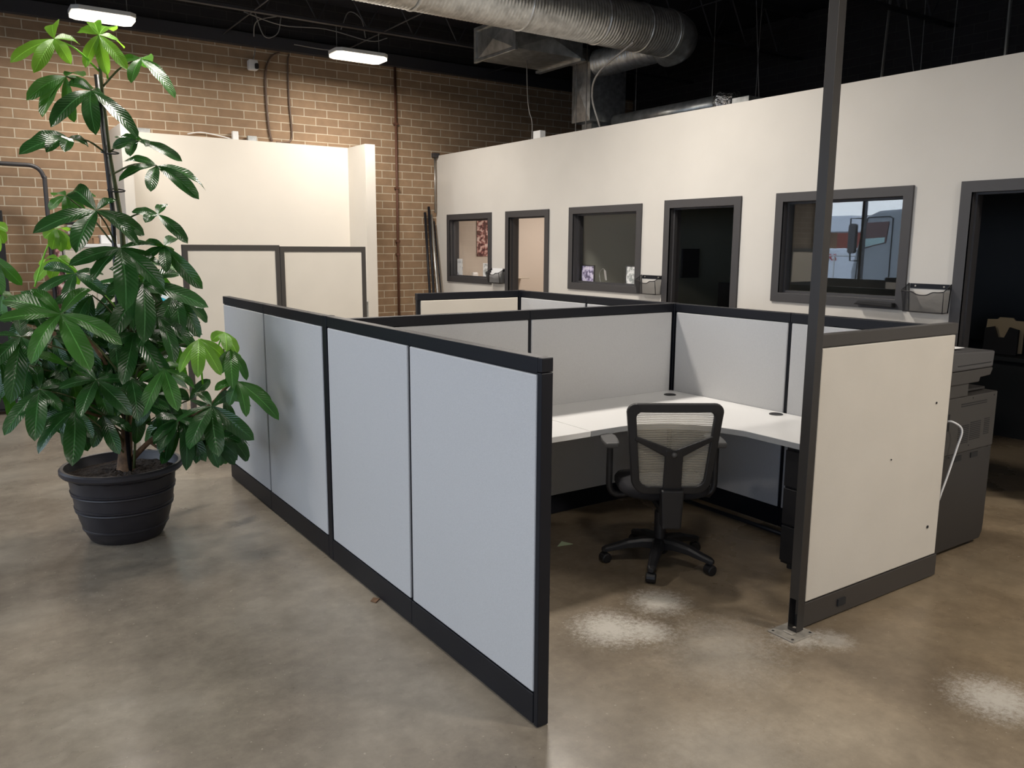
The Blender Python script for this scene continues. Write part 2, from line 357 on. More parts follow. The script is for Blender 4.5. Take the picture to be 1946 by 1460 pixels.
def empty(name, loc, label, cat, group=None, rz=0, local=False):
    o = bpy.data.objects.new(name, None); C.objects.link(o); o.location = loc; o.rotation_euler = (0, 0, rz); o.empty_display_size = .1
    if local: o['localspace'] = 1
    return tag(o, label, cat, group)
def struct(name, g, m, **k): return tag(g.build(name, m, **k), kind='structure')
def arc(pts, n=6):                                    # smooth a polyline (Catmull-Rom)
    P = [Vector(p) for p in pts]; P = [2*P[0]-P[1]]+P+[2*P[-1]-P[-2]]; out = []
    for i in range(1, len(P)-2):
        for k in range(n):
            t = k/n; a, b, c, d = P[i-1], P[i], P[i+1], P[i+2]
            out.append(.5*((2*b)+(c-a)*t+(2*a-5*b+4*c-d)*t*t+(3*b-a-3*c+d)*t**3))
    out.append(P[-2]); return out
def rrect(x0, z0, x1, z1, r, n=5):                    # rounded rectangle outline
    o = []
    for (cx, cz, a) in ((x1-r, z1-r, 0), (x0+r, z1-r, 90), (x0+r, z0+r, 180), (x1-r, z0+r, 270)):
        for i in range(n+1): t = math.radians(a+90*i/n); o.append((cx+r*math.cos(t), cz+r*math.sin(t)))
    return o

# ------------------------------------------------------------------ the room
XW, YB, XL, YN, XE, ZC = 5.8, 10.44, -2.7, -4.0, 9.5, 4.75
struct('floor', G().box((XL-.15, YN-.15, -.1), (XE+.15, YB+.3, 0)), 'floor')
struct('ceiling', G().box((XL-.15, YN-.15, ZC), (XE+.15, YB+.3, ZC+.1)), 'deck')
struct('wall_far', G().box((XL-.15, YB, 0), (XE+.15, YB+.2, 4.12)), 'brick')
struct('wall_far_upper', G().box((XL-.15, YB, 4.12), (XE+.15, YB+.2, ZC)), 'brickdark')
struct('wall_near', G().box((XL-.15, YN-.15, 0), (XE+.15, YN, ZC)), 'paint')
struct('wall_outer_right', G().box((XE, YN, 0), (XE+.15, YB, ZC)), 'brickdark')
# left storefront wall: sill wall, head, and glazed bays
bays = [YN+.1, -2.9, -1.75, -.6, .55, 1.7, 2.85, 4.0, 5.15, 6.3, 7.45, 8.52, 9.36, 10.38]
struct('wall_left', G().box((XL-.15, YN, 0), (XL, YB, 1.12)).box((XL-.15, YN, 2.74), (XL, YB, ZC)), 'trim')
for i in range(len(bays)-1):
    a, b = bays[i], bays[i+1]
    wn = tag(G().ring([(a, 1.12), (b, 1.12), (b, 2.74), (a, 2.74)], [(a+.025, 1.15), (b-.025, 1.15), (b-.025, 2.71), (a+.025, 2.71)], 'x', XL-.13, XL-.03).build('window_%d' % (i+4), 'trim'), kind='structure')
    G().box((XL-.085, a+.025, 1.15), (XL-.079, b-.025, 2.71)).build('glass_pane', 'glassW', wn)
# office wall with three window and three door openings
wins = [(8.98, 10.12, 1.245, 2.165), (6.19, 7.37, 1.265, 2.17), (3.36, 4.56, 1.29, 2.19)]
doors = [(7.75, 8.65, 2.165), (4.93, 5.87, 2.185), (2.02, 3.02, 2.195)]
cuts = []
for (a, b, z0, z1) in wins: cuts.append((a+.06, b-.06, z0+.06, z1-.06))
for (a, b, z1) in doors: cuts.append((a+.06, b-.06, 0, z1-.06))
cuts.sort(); g = G(); y = YN; TH = .13; ZT = 2.985
for (a, b, z0, z1) in cuts:
    g.box((XW, y, 0), (XW+TH, a, ZT))
    if z0 > 0: g.box((XW, a, 0), (XW+TH, b, z0))
    g.box((XW, a, z1), (XW+TH, b, ZT)); y = b
g.box((XW, y, 0), (XW+TH, YB, ZT)); struct('wall_right', g, 'paint')
for i, (a, b, z0, z1) in enumerate(wins):
    c = .075; fr = G().ring([(a, z0), (b, z0), (b, z1), (a, z1)], [(a+c, z0+c), (b-c, z0+c), (b-c, z1-c), (a+c, z1-c)], 'x', XW-.018, XW)
    fr.ring([(a+.06, z0+.06), (b-.06, z0+.06), (b-.06, z1-.06), (a+.06, z1-.06)], [(a+c, z0+c), (b-c, z0+c), (b-c, z1-c), (a+c, z1-c)], 'x', XW-.017, XW+TH+.01)
    wn = tag(fr.build('window_%d' % (i+1), 'trim', bevel=.003), kind='structure')
    st = G().ring([(a+c, z0+c), (b-c, z0+c), (b-c, z1-c), (a+c, z1-c)], [(a+c+.018, z0+c+.018), (b-c-.018, z0+c+.018), (b-c-.018, z1-c-.018), (a+c+.018, z1-c-.018)], 'x', XW+.045, XW+.085)
    st.build('window_stop', 'trim', wn)
    G().box((XW+.062, a+c+.01, z0+c+.01), (XW+.068, b-c-.01, z1-c-.01)).build('glass_pane', 'glassR' if i == 2 else 'glassW', wn)
for i, (a, b, z1) in enumerate(doors):
    c = .075
    def u(e, zt): return [(a+e, 0), (a+e, zt), (b-e, zt), (b-e, 0)]
    g = G()
    g.prism([(a, 0), (a, z1), (b, z1), (b, 0), (b-c, 0), (b-c, z1-c), (a+c, z1-c), (a+c, 0)], 'x', XW-.018, XW)
    g.prism([(a+.06, 0), (a+.06, z1-.06), (b-.06, z1-.06), (b-.06, 0), (b-c, 0), (b-c, z1-c), (a+c, z1-c), (a+c, 0)], 'x', XW-.017, XW+TH+.01)
    g.prism([(a+c, 0), (a+c, z1-c), (b-c, z1-c), (b-c, 0), (b-c-.015, 0), (b-c-.015, z1-c-.015), (a+c+.015, z1-c-.015), (a+c+.015, 0)], 'x', XW+.04, XW+.08)
    struct('door_%d' % (i+1), g, 'trim')
# office rooms behind the wall
struct('wall_office_divider_1', G().box((XW+TH, 7.53, 0), (XE, 7.57, 2.9)), 'officeB')
struct('wall_office_divider_2', G().box((XW+TH, 7.571, 0), (XE, 7.61, 2.9)), 'officeA')
struct('wall_office_divider_3', G().box((XW+TH, 4.72, 0), (XE, 4.74, 2.9)), 'officeB')
struct('wall_office_divider_4', G().box((XW+TH, 4.741, 0), (XE, 4.76, 2.9)), 'officeB')
struct('wall_office_divider_5', G().box((XW+TH, .9, 0), (XE, 1.0, 2.9)), 'officeC')
struct('wall_office_far', G().box((XW+TH, 10.32, 0), (XE-.2, YB, 2.9)), 'officeA')
struct('wall_office_back_1', G().box((XE-.2, 1.0, 0), (XE-.1, 4.72, 2.9)), 'officeC')
struct('wall_office_back_2', G().box((XE-.2, 4.76, 0), (XE-.1, 7.53, 2.9)), 'officeB')
struct('wall_office_back_3', G().box((XE-.2, 7.61, 0), (XE-.1, 10.32, 2.9)), 'officeA')
struct('ceiling_offices', G().box((XW+TH, YN, 2.9), (XE, YB, 2.96)), 'deck')
# white alcove against the brick wall
struct('wall_alcove_back', G().box((1.60, 10.28, 0), (4.54, YB, 2.985)), 'alcove')
struct('wall_alcove_left', G().box((1.60, 9.66, 0), (1.70, 10.28, 2.985)), 'alcove')
struct('wall_alcove_right', G().box((4.405, 9.74, 0), (4.54, 10.28, 2.985)), 'alcove')
struct('trim_1', G().box((XL, YB-.1, 4.10), (XE, YB, 4.24)), 'joist')     # black ledger beam high on the brick wall

# ------------------------------------------------------------------ ceiling: joists, lamps, ducts
def joist(y, label):
    g = G(); z = 4.17; g.box((XL, y-.03, z), (XE, y+.03, z+.03)); g.box((XL, y-.03, ZC-.06), (XE, y+.03, ZC-.002))
    pts = []; x = XL; k = 0
    while x < XE: pts.append((x, y, z+.02 if k % 2 else ZC-.05)); x += .3; k += 1
    g.tube(pts, .011, 5)
    tag(g.build('ceiling_joist', 'joist'), label, 'joist', 'open web joists under the black ceiling')
joist(9.15, 'black open web ceiling joist closest to the brick wall')
joist(7.2, 'black open web ceiling joist between the brick wall and the round duct')
joist(5.2, 'black open web ceiling joist just above the round duct')
for i, (x, lab) in enumerate(((2.9, 'thin dark bridging rod running over the left part of the alcove'), (4.4, 'thin dark bridging rod running over the right lamp'), (6.62, 'thin dark bridging rod running above the offices'))):
    tag(G().tube([(x, 5.2, 4.185), (x, YB-.1, 4.185)], .008, 5).build('bridging_rod', 'joist'), lab, 'rod', 'bridging rods between joists')

def fixture(x0, x1, y0, y1, z, label, watts):
    area('ceiling_light_glow', ((x0+x1)/2, (y0+y1)/2, z-.004), x1-x0-.06, watts, WARM, sizey=y1-y0-.06)
    t = empty('ceiling_light', ((x0+x1)/2, (y0+y1)/2, z), label, 'ceiling light', 'lit rectangular ceiling lights')
    ch = .06
    p = [(x0+ch, y0), (x1-ch, y0), (x1, y0+.05), (x1, y1-.05), (x1-ch, y1), (x0+ch, y1), (x0, y1-.05), (x0, y0+.05)]
    G().prism(p, 'z', z+.035, z+.075).build('housing', 'lamphouse', t, bevel=.004)
    q = [((a-(x0+x1)/2)*.98+(x0+x1)/2, (b-(y0+y1)/2)*.98+(y0+y1)/2) for a, b in p]
    G().prism(q, 'z', z, z+.035).build('diffuser', 'lamp', t, bevel=.008)
    for sx in (x0+.06, x1-.06):
        G().tube([(sx, (y0+y1)/2, z+.075), (sx, (y0+y1)/2, 4.18)], .004, 5).build('hanger_wire', 'cable', t)
fixture(1.15, 1.72, 9.03, 9.35, 3.88, 'lit rectangular ceiling light directly above the tall plant', 58)
fixture(3.78, 4.42, 9.03, 9.35, 3.85, 'lit rectangular ceiling light above the right end of the alcove', 66)

# round spiral duct, running along x, then an elbow and a short flexible run back
def ribbed(pts, r, rib, name, m, par, n=40, step=.035):
    P = []; 
    for a, b in zip(pts[:-1], pts[1:]):
        a = Vector(a); b = Vector(b); k = max(1, int((b-a).length/step*4))
        for i in range(k): P.append(a.lerp(b, i/k))
    P.append(Vector(pts[-1])); rs = [r+(rib if i % 4 == 0 else 0) for i in range(len(P))]
    return G().tube(P, rs, n).build(name, m, par, smooth=True)
KD = 1.18
def kp(x, y, z): return (x*KD, y*KD, CH+(z-CH)*KD)
DY, DZ, DR = 5.5*KD, CH+(3.585-CH)*KD, .19*KD
dt = empty('spiral_duct', (4.0, DY, DZ-DR), 'large round silver spiral duct crossing under the black ceiling', 'duct')
EX = 5.36*KD; ER = .30*KD
el = [(EX, DY, DZ)]+[(EX+ER*math.sin(t), DY+ER-ER*math.cos(t), DZ) for t in [math.radians(a) for a in range(10, 91, 10)]]
ribbed([(1.2, DY, DZ), (EX, DY, DZ)], DR, .008, 'duct_tube', 'galv', dt)
G().tube(arc(el, 2), DR+.004, 40).build('elbow', 'galvm', dt, smooth=True)
for x in (2.3, 3.4, 4.5, 5.4, 5.95, EX):
    G().lathe([(DR+.002, -.010), (DR+.014, -.008), (DR+.014, .008), (DR+.002, .010)], (x, DY, DZ), 44, 'x').build('joint_band', 'galv', dt, smooth=True)
ribbed([(EX+ER, DY+ER, DZ), (EX+ER, 7.35, DZ), (EX+ER-.06, 7.9, DZ-.02)], .15, .012, 'flexible_section', 'galv', dt, step=.05)
def crossface(g, a, b, c, d, h, nrm):                 # shallow pyramid: the cross-break of a sheet face
    m = (Vector(a)+Vector(b)+Vector(c)+Vector(d))/4+Vector(nrm)*h; k = len(g.v)
    g.v += [tuple(a), tuple(b), tuple(c), tuple(d), tuple(m)]; g.f += [(k, k+1, k+4), (k+1, k+2, k+4), (k+2, k+3, k+4), (k+3, k, k+4)]
def sheetbox(a, b, h=.012):
    g = G(); x0, y0, z0 = a; x1, y1, z1 = b
    crossface(g, (x0,y0,z0), (x0,y1,z0), (x1,y1,z0), (x1,y0,z0), h, (0,0,-1)); crossface(g, (x0,y0,z1), (x1,y0,z1), (x1,y1,z1), (x0,y1,z1), h, (0,0,1))
    crossface(g, (x0,y0,z0), (x1,y0,z0), (x1,y0,z1), (x0,y0,z1), h, (0,-1,0)); crossface(g, (x1,y1,z0), (x0,y1,z0), (x0,y1,z1), (x1,y1,z1), h, (0,1,0))
    crossface(g, (x0,y1,z0), (x0,y0,z0), (x0,y0,z1), (x0,y1,z1), h, (-1,0,0)); crossface(g, (x1,y0,z0), (x1,y1,z0), (x1,y1,z1), (x1,y0,z1), h, (1,0,0)); return g
pt = empty('plenum_box', kp(5.0, 7.1, 3.6), 'wide rectangular sheet metal plenum with creased faces behind the round duct', 'duct')
sheetbox(kp(4.62, 6.75, 3.6), kp(5.44, 7.44, 3.89), .035).build('plenum_body', 'galvm', pt)
def yz(l): return [(y*KD, CH+(z-CH)*KD) for y, z in l]
G().ring(yz([(6.72, 3.575), (7.47, 3.575), (7.47, 3.915), (6.72, 3.915)]), yz([(6.76, 3.61), (7.43, 3.61), (7.43, 3.88), (6.76, 3.88)]), 'x', 4.60*KD, 4.63*KD).build('end_flange', 'galvm', pt, bevel=.004)
G().box(kp(5.40, 6.73, 3.575), kp(5.46, 7.5, 3.60)).build('joint_rail', 'galvm', pt)
vt = empty('duct_riser', kp(6.28, 7.46, 3.0), 'upright rectangular duct with one bright creased side above the offices', 'duct')
sheetbox(kp(6.0, 7.30, 3.12), kp(6.52, 7.62, 3.76), .03).build('riser_body', 'galv', vt)
G().box(kp(5.47, 7.31, 3.74), kp(5.99, 7.61, 3.87)).build('top_branch', 'galvm', vt)
G().box((7.2, 8.72, 2.965), (7.6, 8.92, 3.37)).build('bottom_collar', 'galvm', vt)
rd = empty('round_duct', (7.5, 7.4, 3.1), 'thin round silver duct running over the top of the offices', 'duct')
G().tube([kp(6.35, 7.25, 3.12), kp(6.35, 5.72, 3.12)], .10, 24).build('duct_tube', 'galvm', rd, smooth=True)
G().tube([kp(6.35, 5.72, 3.12), kp(6.33, 5.66, 3.13), kp(6.33, 5.6, 3.12), kp(6.34, 5.52, 3.11)], [.118, .136, .105, .118], 14).build('foil_wrap', 'foil', rd)
G().box(kp(6.25, 5.30, 2.97+.05), kp(6.45, 5.5, 3.13)).build('end_box', 'galvm', rd, bevel=.004)
for y in (6.9, 8.2): G().tube([(7.5, y, 3.4), (7.5, y, ZC)], .004, 5).build('hanger_wire', 'cable', rd)
# hanging wires and straps
wires = [((8.9, 5.69, 2.97), (8.9, 5.62, 4.7), .016, 'grey strap hanging above the offices just right of the pole'), ((8.9, 4.33, 2.97), (8.9, 4.34, 4.7), .018, 'grey strap hanging at the right edge above the offices'),
         ((8.9, 5.2, 2.97), (8.9, 5.22, 4.7), .005, 'thin wire hanging above the last office window'), ((8.9, 4.88, 2.97), (8.9, 4.87, 4.7), .005, 'thin wire hanging left of the right edge strap'),
         ((8.9, 5.15, 2.97), (8.9, 5.5, 4.7), .005, 'slanting thin wire hanging right of the pole'),
         ((7.9, 6.50, 2.97), (7.9, 6.68, 4.7), .005, 'thin wire hanging left of the pole above the offices'), ((8.1, 6.78, 2.97), (8.1, 6.74, 4.7), .004, 'paired thin wire hanging left of the pole above the offices'),
         ((6.6, 8.3, 2.97), (6.6, 8.3, 4.7), .006, 'thin rod hanging left of the bright creased duct'), ((6.6, 8.1, 2.97), (6.6, 8.1, 4.7), .006, 'thin rod hanging between the creased duct and the first rod')]
for a, b, r, lab in wires: tag(G().tube([a, b], r, 6).build('hanging_wire' if r < .01 else 'hanging_strap', 'conduit' if r > .01 else 'cable'), lab, 'wire', 'wires and straps hanging over the offices')
tag(G().tube(arc([(5.62, 6.2, 3.68), (5.66, 6.75, 3.5), (5.74, 6.95, 3.3), (5.83, 6.92, 2.99)]), .010, 7).build('flexible_cable', 'cable', smooth=True), 'grey cable dropping from the round duct to the top of the office wall', 'cable')
tag(G().tube(arc([(5.84, 8.33, 4.7), (5.85, 8.28, 3.5), (5.86, 8.2, 3.2), (5.86, 8.2, 2.985)]), .006, 6).build('thin_cable', 'cable', smooth=True), 'thin black cable ending beside the small box on the office wall', 'cable')
jb = tag(G().box((5.82, 7.98, 2.985), (5.9, 8.12, 3.075)).build('junction_box', 'white', bevel=.004), 'small white box sitting on top of the office wall', 'junction box')
pass
# pipes and cables on the brick wall
g = G().tube([(5.17, YB-.03, 0), (5.17, YB-.03, 4.1)], .017, 10)
ps = tag(g.build('wall_pipe', 'rust', smooth=True), 'thin rust red pipe running up the brick wall', 'pipe')
for z in (1.6, 1.78, 2.5, 3.35): G().box((5.14, YB-.05, z), (5.20, YB-.002, z+.03)).build('pipe_clamp', 'rust', ps, bevel=.003)
tag(G().tube(arc([(3.60, YB-.02, 4.08), (3.50, YB-.02, 4.02), (3.42, YB-.02, 3.85), (3.41, YB-.02, 3.5), (3.43, YB-.02, 3.15), (3.46, YB-.02, 3.01)]), .014, 8).build('conduit', 'copper', smooth=True), 'brown conduit curving down the brick wall to the alcove, left one', 'conduit', 'conduits above the alcove')
tag(G().tube(arc([(3.72, YB-.02, 4.08), (3.70, YB-.02, 3.95), (3.70, YB-.02, 3.5), (3.72, YB-.02, 3.15), (3.69, YB-.02, 3.03), (3.55, YB-.06, 3.0), (3.5, YB-.06, 3.0)]), .011, 8).build('conduit', 'copper', smooth=True), 'brown conduit curving down the brick wall to the alcove, right one', 'conduit', 'conduits above the alcove')
tag(G().tube(arc([(2.45, YB-.03, 3.02), (2.6, YB-.03, 3.05), (2.8, YB-.03, 3.03), (2.95, YB-.05, 3.0)]), .007, 6).build('loose_cable', 'paper', smooth=True), 'white cable loop lying on top of the alcove wall', 'cable')
tag(G().box((2.96, YB-.09, 2.985), (3.03, YB-.03, 3.09)).build('junction_box', 'white', bevel=.006), 'white plastic box on top of the alcove wall', 'junction box')
tag(G().box((3.14, YB-.09, 2.985), (3.25, YB-.03, 3.05)).build('junction_box', 'galvm', bevel=.004), 'metal junction box on top of the alcove wall', 'junction box')
tag(G().box((1.83, YB-.09, 2.985), (2.03, YB-.03, 3.04)).build('bracket', 'galvm', bevel=.004), 'flat metal bracket on the alcove wall behind the plant', 'bracket')
sc_ = empty('security_camera', (3.24, 10.36, 3.82), 'small white security camera on the brick wall', 'camera')
G().prism(rrect(3.185, 3.82, 3.30, 3.94, .02), 'y', 10.33, 10.40).build('camera_body', 'white', sc_, bevel=.006)
G().prism(rrect(3.255, 3.835, 3.30, 3.90, .015), 'y', 10.31, 10.335).build('lens', 'black', sc_)
G().box((3.22, 10.39, 3.85), (3.27, YB, 3.9)).build('mount', 'white', sc_)
tag(G().tube(arc([(3.25, 10.38, 3.94), (3.29, 10.4, 4.05), (3.27, 10.36, 4.2), (3.2, 10.0, 4.3), (3.3, 9.5, 4.27)]), .006, 6).build('camera_cable', 'cable', smooth=True), 'grey cable rising from the security camera', 'cable')
for k, pts in enumerate(([(2.9, 9.5, 4.25), (3.3, 9.45, 4.16), (3.8, 9.4, 4.18), (4.3, 9.3, 4.1), (4.5, 9.25, 4.15)], [(3.05, 9.6, 4.3), (3.15, 9.6, 4.05), (3.3, 9.6, 4.1), (3.35, 9.6, 4.28)], [(3.9, 9.2, 4.15), (4.0, 9.2, 4.35), (4.15, 9.2, 4.3), (4.2, 9.2, 4.1)], [(3.6, 9.9, 4.08), (4.0, 9.8, 4.05), (4.6, 9.7, 4.08)])):
    tag(G().tube(arc(pts), .006, 6).build('ceiling_cable', 'cable', smooth=True), ['long drooping cable along the ceiling joist above the security camera', 'looped cable hanging above the security camera', 'curled cable above the right ceiling light', 'low drooping cable between the conduits and the right ceiling light'][k], 'cable', 'loose ceiling cables')
tag(G().tube([(5.76, YB-.04, 2.2), (5.76, YB-.04, 2.96)], .012, 8).build('conduit', 'conduit', smooth=True), 'light steel conduit in the corner of brick and office wall', 'conduit')
tag(G().box((5.72, YB-.08, 2.96), (5.82, YB-.01, 3.02)).build('junction_box', 'trim', bevel=.004), 'dark junction box at the top corner of the office wall', 'junction box')

# ------------------------------------------------------------------ workstation panels
def panel(axis, a0, a1, c, T, label, fab='fabric', cap='cap', th=.05, group='low workstation panels', e0=.013, e1=.013, race=.125, capz=.055, fabtop=None):
    mid = (a0+a1)/2; loc = (c+th/2, mid, 0) if axis == 'y' else (mid, c+th/2, 0)
    t = empty('workstation_panel', loc, label, 'partition panel', group)
    def bx(p0, p1, q0, q1, z0, z1, g=None):
        g = g or G()
        return g.box((q0, p0, z0), (q1, p1, z1)) if axis == 'y' else g.box((p0, q0, z0), (p1, q1, z1))
    bx(a0, a1, c+.010, c+th-.010, .02, T-.03).build('core_frame', cap, t)
    bx(a0+.0005, a1-.0005, c, c+th, T-capz, T).build('top_cap', cap, t, bevel=.003)
    bx(a0+.001, a1-.001, c-.002, c+th+.002, .008, race).build('base_raceway', cap, t, bevel=.003)
    for q0, q1 in ((c-.001, c+.012), (c+th-.012, c+th+.001)):
        bx(a0+e0, a1-e1, q0, q1, race+.006, T-capz-.005).build('fabric_face', fab, t, bevel=.005)
    return t
def post(x0, x1, y0, y1, T, label, m='cap'):
    g = G().box((x0, y0, .004), (x1, y1, T)); return tag(g.build('connector_post', m, bevel=.003), label, 'post', 'connector posts between panels')
T1, T2 = 1.366, 1.350
X0 = 1.622
post(X0, X0+.05, 2.20, 2.225, T1-.052, 'black end post of the nearest grey panel')
n1 = panel('y', 2.2252, 3.184, X0, T1, 'grey fabric partition panel nearest the camera', e0=.004)
G().box((X0, 2.20, T1-.05), (X0+.05, 2.2255, T1)).build('cap_end', 'cap', n1, bevel=.003)
panel('y', 3.184, 4.13, X0, T1, 'grey fabric partition panel second from the camera')
post(X0-.002, X0+.052, 4.131, 4.188, T1+.002, 'black junction post halfway along the left panel run')
panel('y', 4.19, 5.195, X0, T1, 'grey fabric partition panel with the plant leaves just before it')
panel('y', 5.195, 6.13, X0, T1, 'grey fabric partition panel at the far end of the left run behind the leaves')
panel('x', 1.676, 2.93, 4.10, T2, 'grey inner back panel left of the cubicle, behind the nearest panels', 'fabric')
panel('x', 2.93, 4.165, 4.10, T2, 'grey inner back panel directly behind the office chair', 'fabric')
post(4.166, 4.224, 4.09, 4.16, T2+.002, 'black corner post at the back right of the cubicle')
panel('y', 3.13, 4.088, 4.17, T2, 'grey inner side panel right of the corner desk with a diagonal shadow')
panel('y', 2.215, 3.128, 4.17, T2, 'grey inner side panel partly behind the ceiling pole')
panel('y', 4.162, 5.07, 4.17, T2, 'grey panel beyond the cubicle corner in front of the middle office window')
panel('y', 5.07, 5.99, 4.17, T2, 'grey panel farthest along the right run in front of the lit office door')
post(4.166, 4.224, 5.992, 6.05, T2+.002, 'black corner post at the far end of the right run')
panel('x', 3.15, 4.165, 6.0, T2, 'warm lit grey far cross panel in front of the brick wall', 'fabric_warmlit', e0=.03)
fr = panel('x', 3.10, 4.24, 2.16, T1, 'warm lit grey fabric partition panel right of the ceiling pole', 'fabric_warmlit', 'capwarm', e0=.014, e1=.020)
for (x, z, r) in ((4.115, .30, .009), (4.09, .965, .006), (3.72, .72, .004)):
    G().lathe([(0, -.004), (r, -.002), (r*.8, .001)], (x, 2.157, z), 12, 'y').build('scuff_hole', 'blackm', fr)
G().box((3.36, 2.150, .05), (3.42, 2.158, .085)).build('outlet_knockout', 'blackm', fr)
# the tall screens beyond
def tall(x0, x1, y, Tt, label):
    t = empty('tall_screen', ((x0+x1)/2, y, 0), label, 'partition screen', 'tall framed screens')
    G().ring([(x0, .02), (x1, .02), (x1, Tt), (x0, Tt)], [(x0+.038, .16), (x1-.038, .16), (x1-.038, Tt-.045), (x0+.038, Tt-.045)], 'y', y-.03, y+.03).build('screen_frame', 'capwarm', t, bevel=.003)
    G().box((x0+.036, y-.022, .155), (x1-.036, y+.022, Tt-.042)).build('screen_fabric', 'fabric_warmlit', t)
    for x in (x0+.04, x1-.04): G().lathe([(.0, 0), (.03, 0), (.03, .01), (.012, .02)], (x, y, 0), 12).build('foot', 'black', t)
tall(1.575, 2.375, 7.1, 1.735, 'tall pale framed screen left one, behind the plant')
t2 = tall(2.378, 3.18, 7.1, 1.725, 'tall pale framed screen right one, against the alcove')
tag(G().box((3.182, 7.08, 1.05), (3.20, 7.12, 1.22)).build('latch_bracket', 'galvm'), 'small metal latch on the right edge of the tall screen', 'bracket')

# ------------------------------------------------------------------ worktops, pedestal
D = .735
w1 = empty('straight_worktop', (2.26, 3.75, D), 'white straight desk worktop left of the corner desk', 'desk')
G().box((1.676, 3.39, D-.03), (2.838, 4.096, D)).build('top_surface', 'laminate', w1, bevel=.002)
G().box((1.676, 3.386, D-.031), (2.838, 3.391, D-.001)).build('edge_band', 'laminate', w1)
G().prism([(3.45, D-.03), (4.09, D-.03), (4.09, D-.30)], 'x', 1.68, 1.70).build('bracket', 'cap', w1)
G().box((2.1, 3.40, D-.055), (2.2, 3.44, D-.03)).build('clip', 'black', w1)
poly = [(2.842, 4.096), (2.842, 3.39), (3.06, 3.39)]
for i in range(1, 12):
    t = i/12; a, b, c = Vector((3.06, 3.39)), Vector((3.46, 3.36)), Vector((3.565, 2.92))
    q = a*(1-t)**2+b*2*t*(1-t)+c*t*t; poly.append((q.x, q.y))
poly += [(3.565, 2.92), (3.565, 2.24), (4.165, 2.24), (4.165, 4.096)]
w2 = empty('corner_worktop', (3.7, 3.4, D), 'white corner desk worktop with curved inner edge behind the chair', 'desk')
G().prism(poly, 'z', D-.03, D).build('top_surface', 'laminate', w2)
band = [p for p in poly[1:-2]]; g = G()
for i, (a, b) in enumerate(zip(band[:-1], band[1:])):
    d = (Vector(b)-Vector(a)).normalized(); nn = Vector((d.y, -d.x))*-.002 if False else Vector((-d.y, d.x))*-.0025
    A, B = Vector(a)+nn*-1*-1, Vector(b)+nn*-1*-1
    g.quad((A.x, A.y, D-.031), (B.x, B.y, D-.031), (B.x, B.y, D-.001), (A.x, A.y, D-.001))
g.build('edge_band', 'edge', w2, solid=.001)
for (x, y) in ((4.02, 3.96), (4.09, 3.13)):
    gr = G().lathe([(.0, .001), (.030, .001), (.031, .004), (.040, .004), (.042, 0)], (x, y, D+.0005), 28).build('grommet', 'black', w2, smooth=False)
pd = empty('pedestal_cabinet', (3.85, 2.55, 0), 'black drawer pedestal under the right desk beside the ceiling pole', 'drawer cabinet')
G().box((3.64, 2.30, .03), (4.14, 2.70, .68)).build('cabinet_body', 'black', pd, bevel=.004)
for k in range(3):
    z = .05+k*.21; dr = G().box((3.622, 2.305, z), (3.642, 2.695, z+.20)).build('drawer', 'black', pd, bevel=.004)
    G().box((3.612, 2.42, z+.15), (3.624, 2.58, z+.165)).build('handle', 'trim', dr, bevel=.002)
for x in (3.68, 4.1):
    for y in (2.34, 2.66): G().lathe([(0, 0), (.02, 0), (.02, .03), (0, .03)], (x, y, 0), 12).build('caster', 'black', pd)
tag(G().tube([(4.02, 2.75, .03), (4.02, 4.05, .03)], .014, 8).build('floor_cable_cover', 'cap', smooth=True), 'dark cable channel lying along the floor under the desk', 'cable')

# ------------------------------------------------------------------ ceiling pole
pl = empty('ceiling_pole', (3.06, 2.16, 0), 'dark bronze power pole running from floor to ceiling by the warm lit panel', 'pole')
px0, px1, py0, py1 = 3.032, 3.082, 2.138, 2.186
g = G().box((px0, py0, .165), (px1, py1, ZC))
g.box((px0, py1-.003, .012), (px1, py1, .165)).box((px0, py0, .012), (px1, py0+.003, .165)).box((px1-.003, py0, .012), (px1, py1, .165))
g.build('pole_tube', 'pole', pl, bevel=.0015)
G().box((px0, py0+.003, .10), (px0+.003, py0+.012, .165)).box((px0, py0+.003, .012), (px0+.003, py1-.003, .028)).build('cut_edge', 'pole', pl)
bp_ = G().box((2.955, 2.095, 0), (3.115, 2.235, .007)).build('base_plate', 'plate', pl, bevel=.002)
for (x, y) in ((2.972, 2.112), (3.098, 2.112), (2.972, 2.218), (3.098, 2.218)):
    G().lathe([(0, .0075), (.006, .0078), (.007, .007)], (x, y, 0), 10).build('bolt_hole', 'blackm', bp_)
G().box((3.0, 2.137, .007), (3.03, 2.187, .014)).build('clip_bracket', 'plate', pl, bevel=.002)

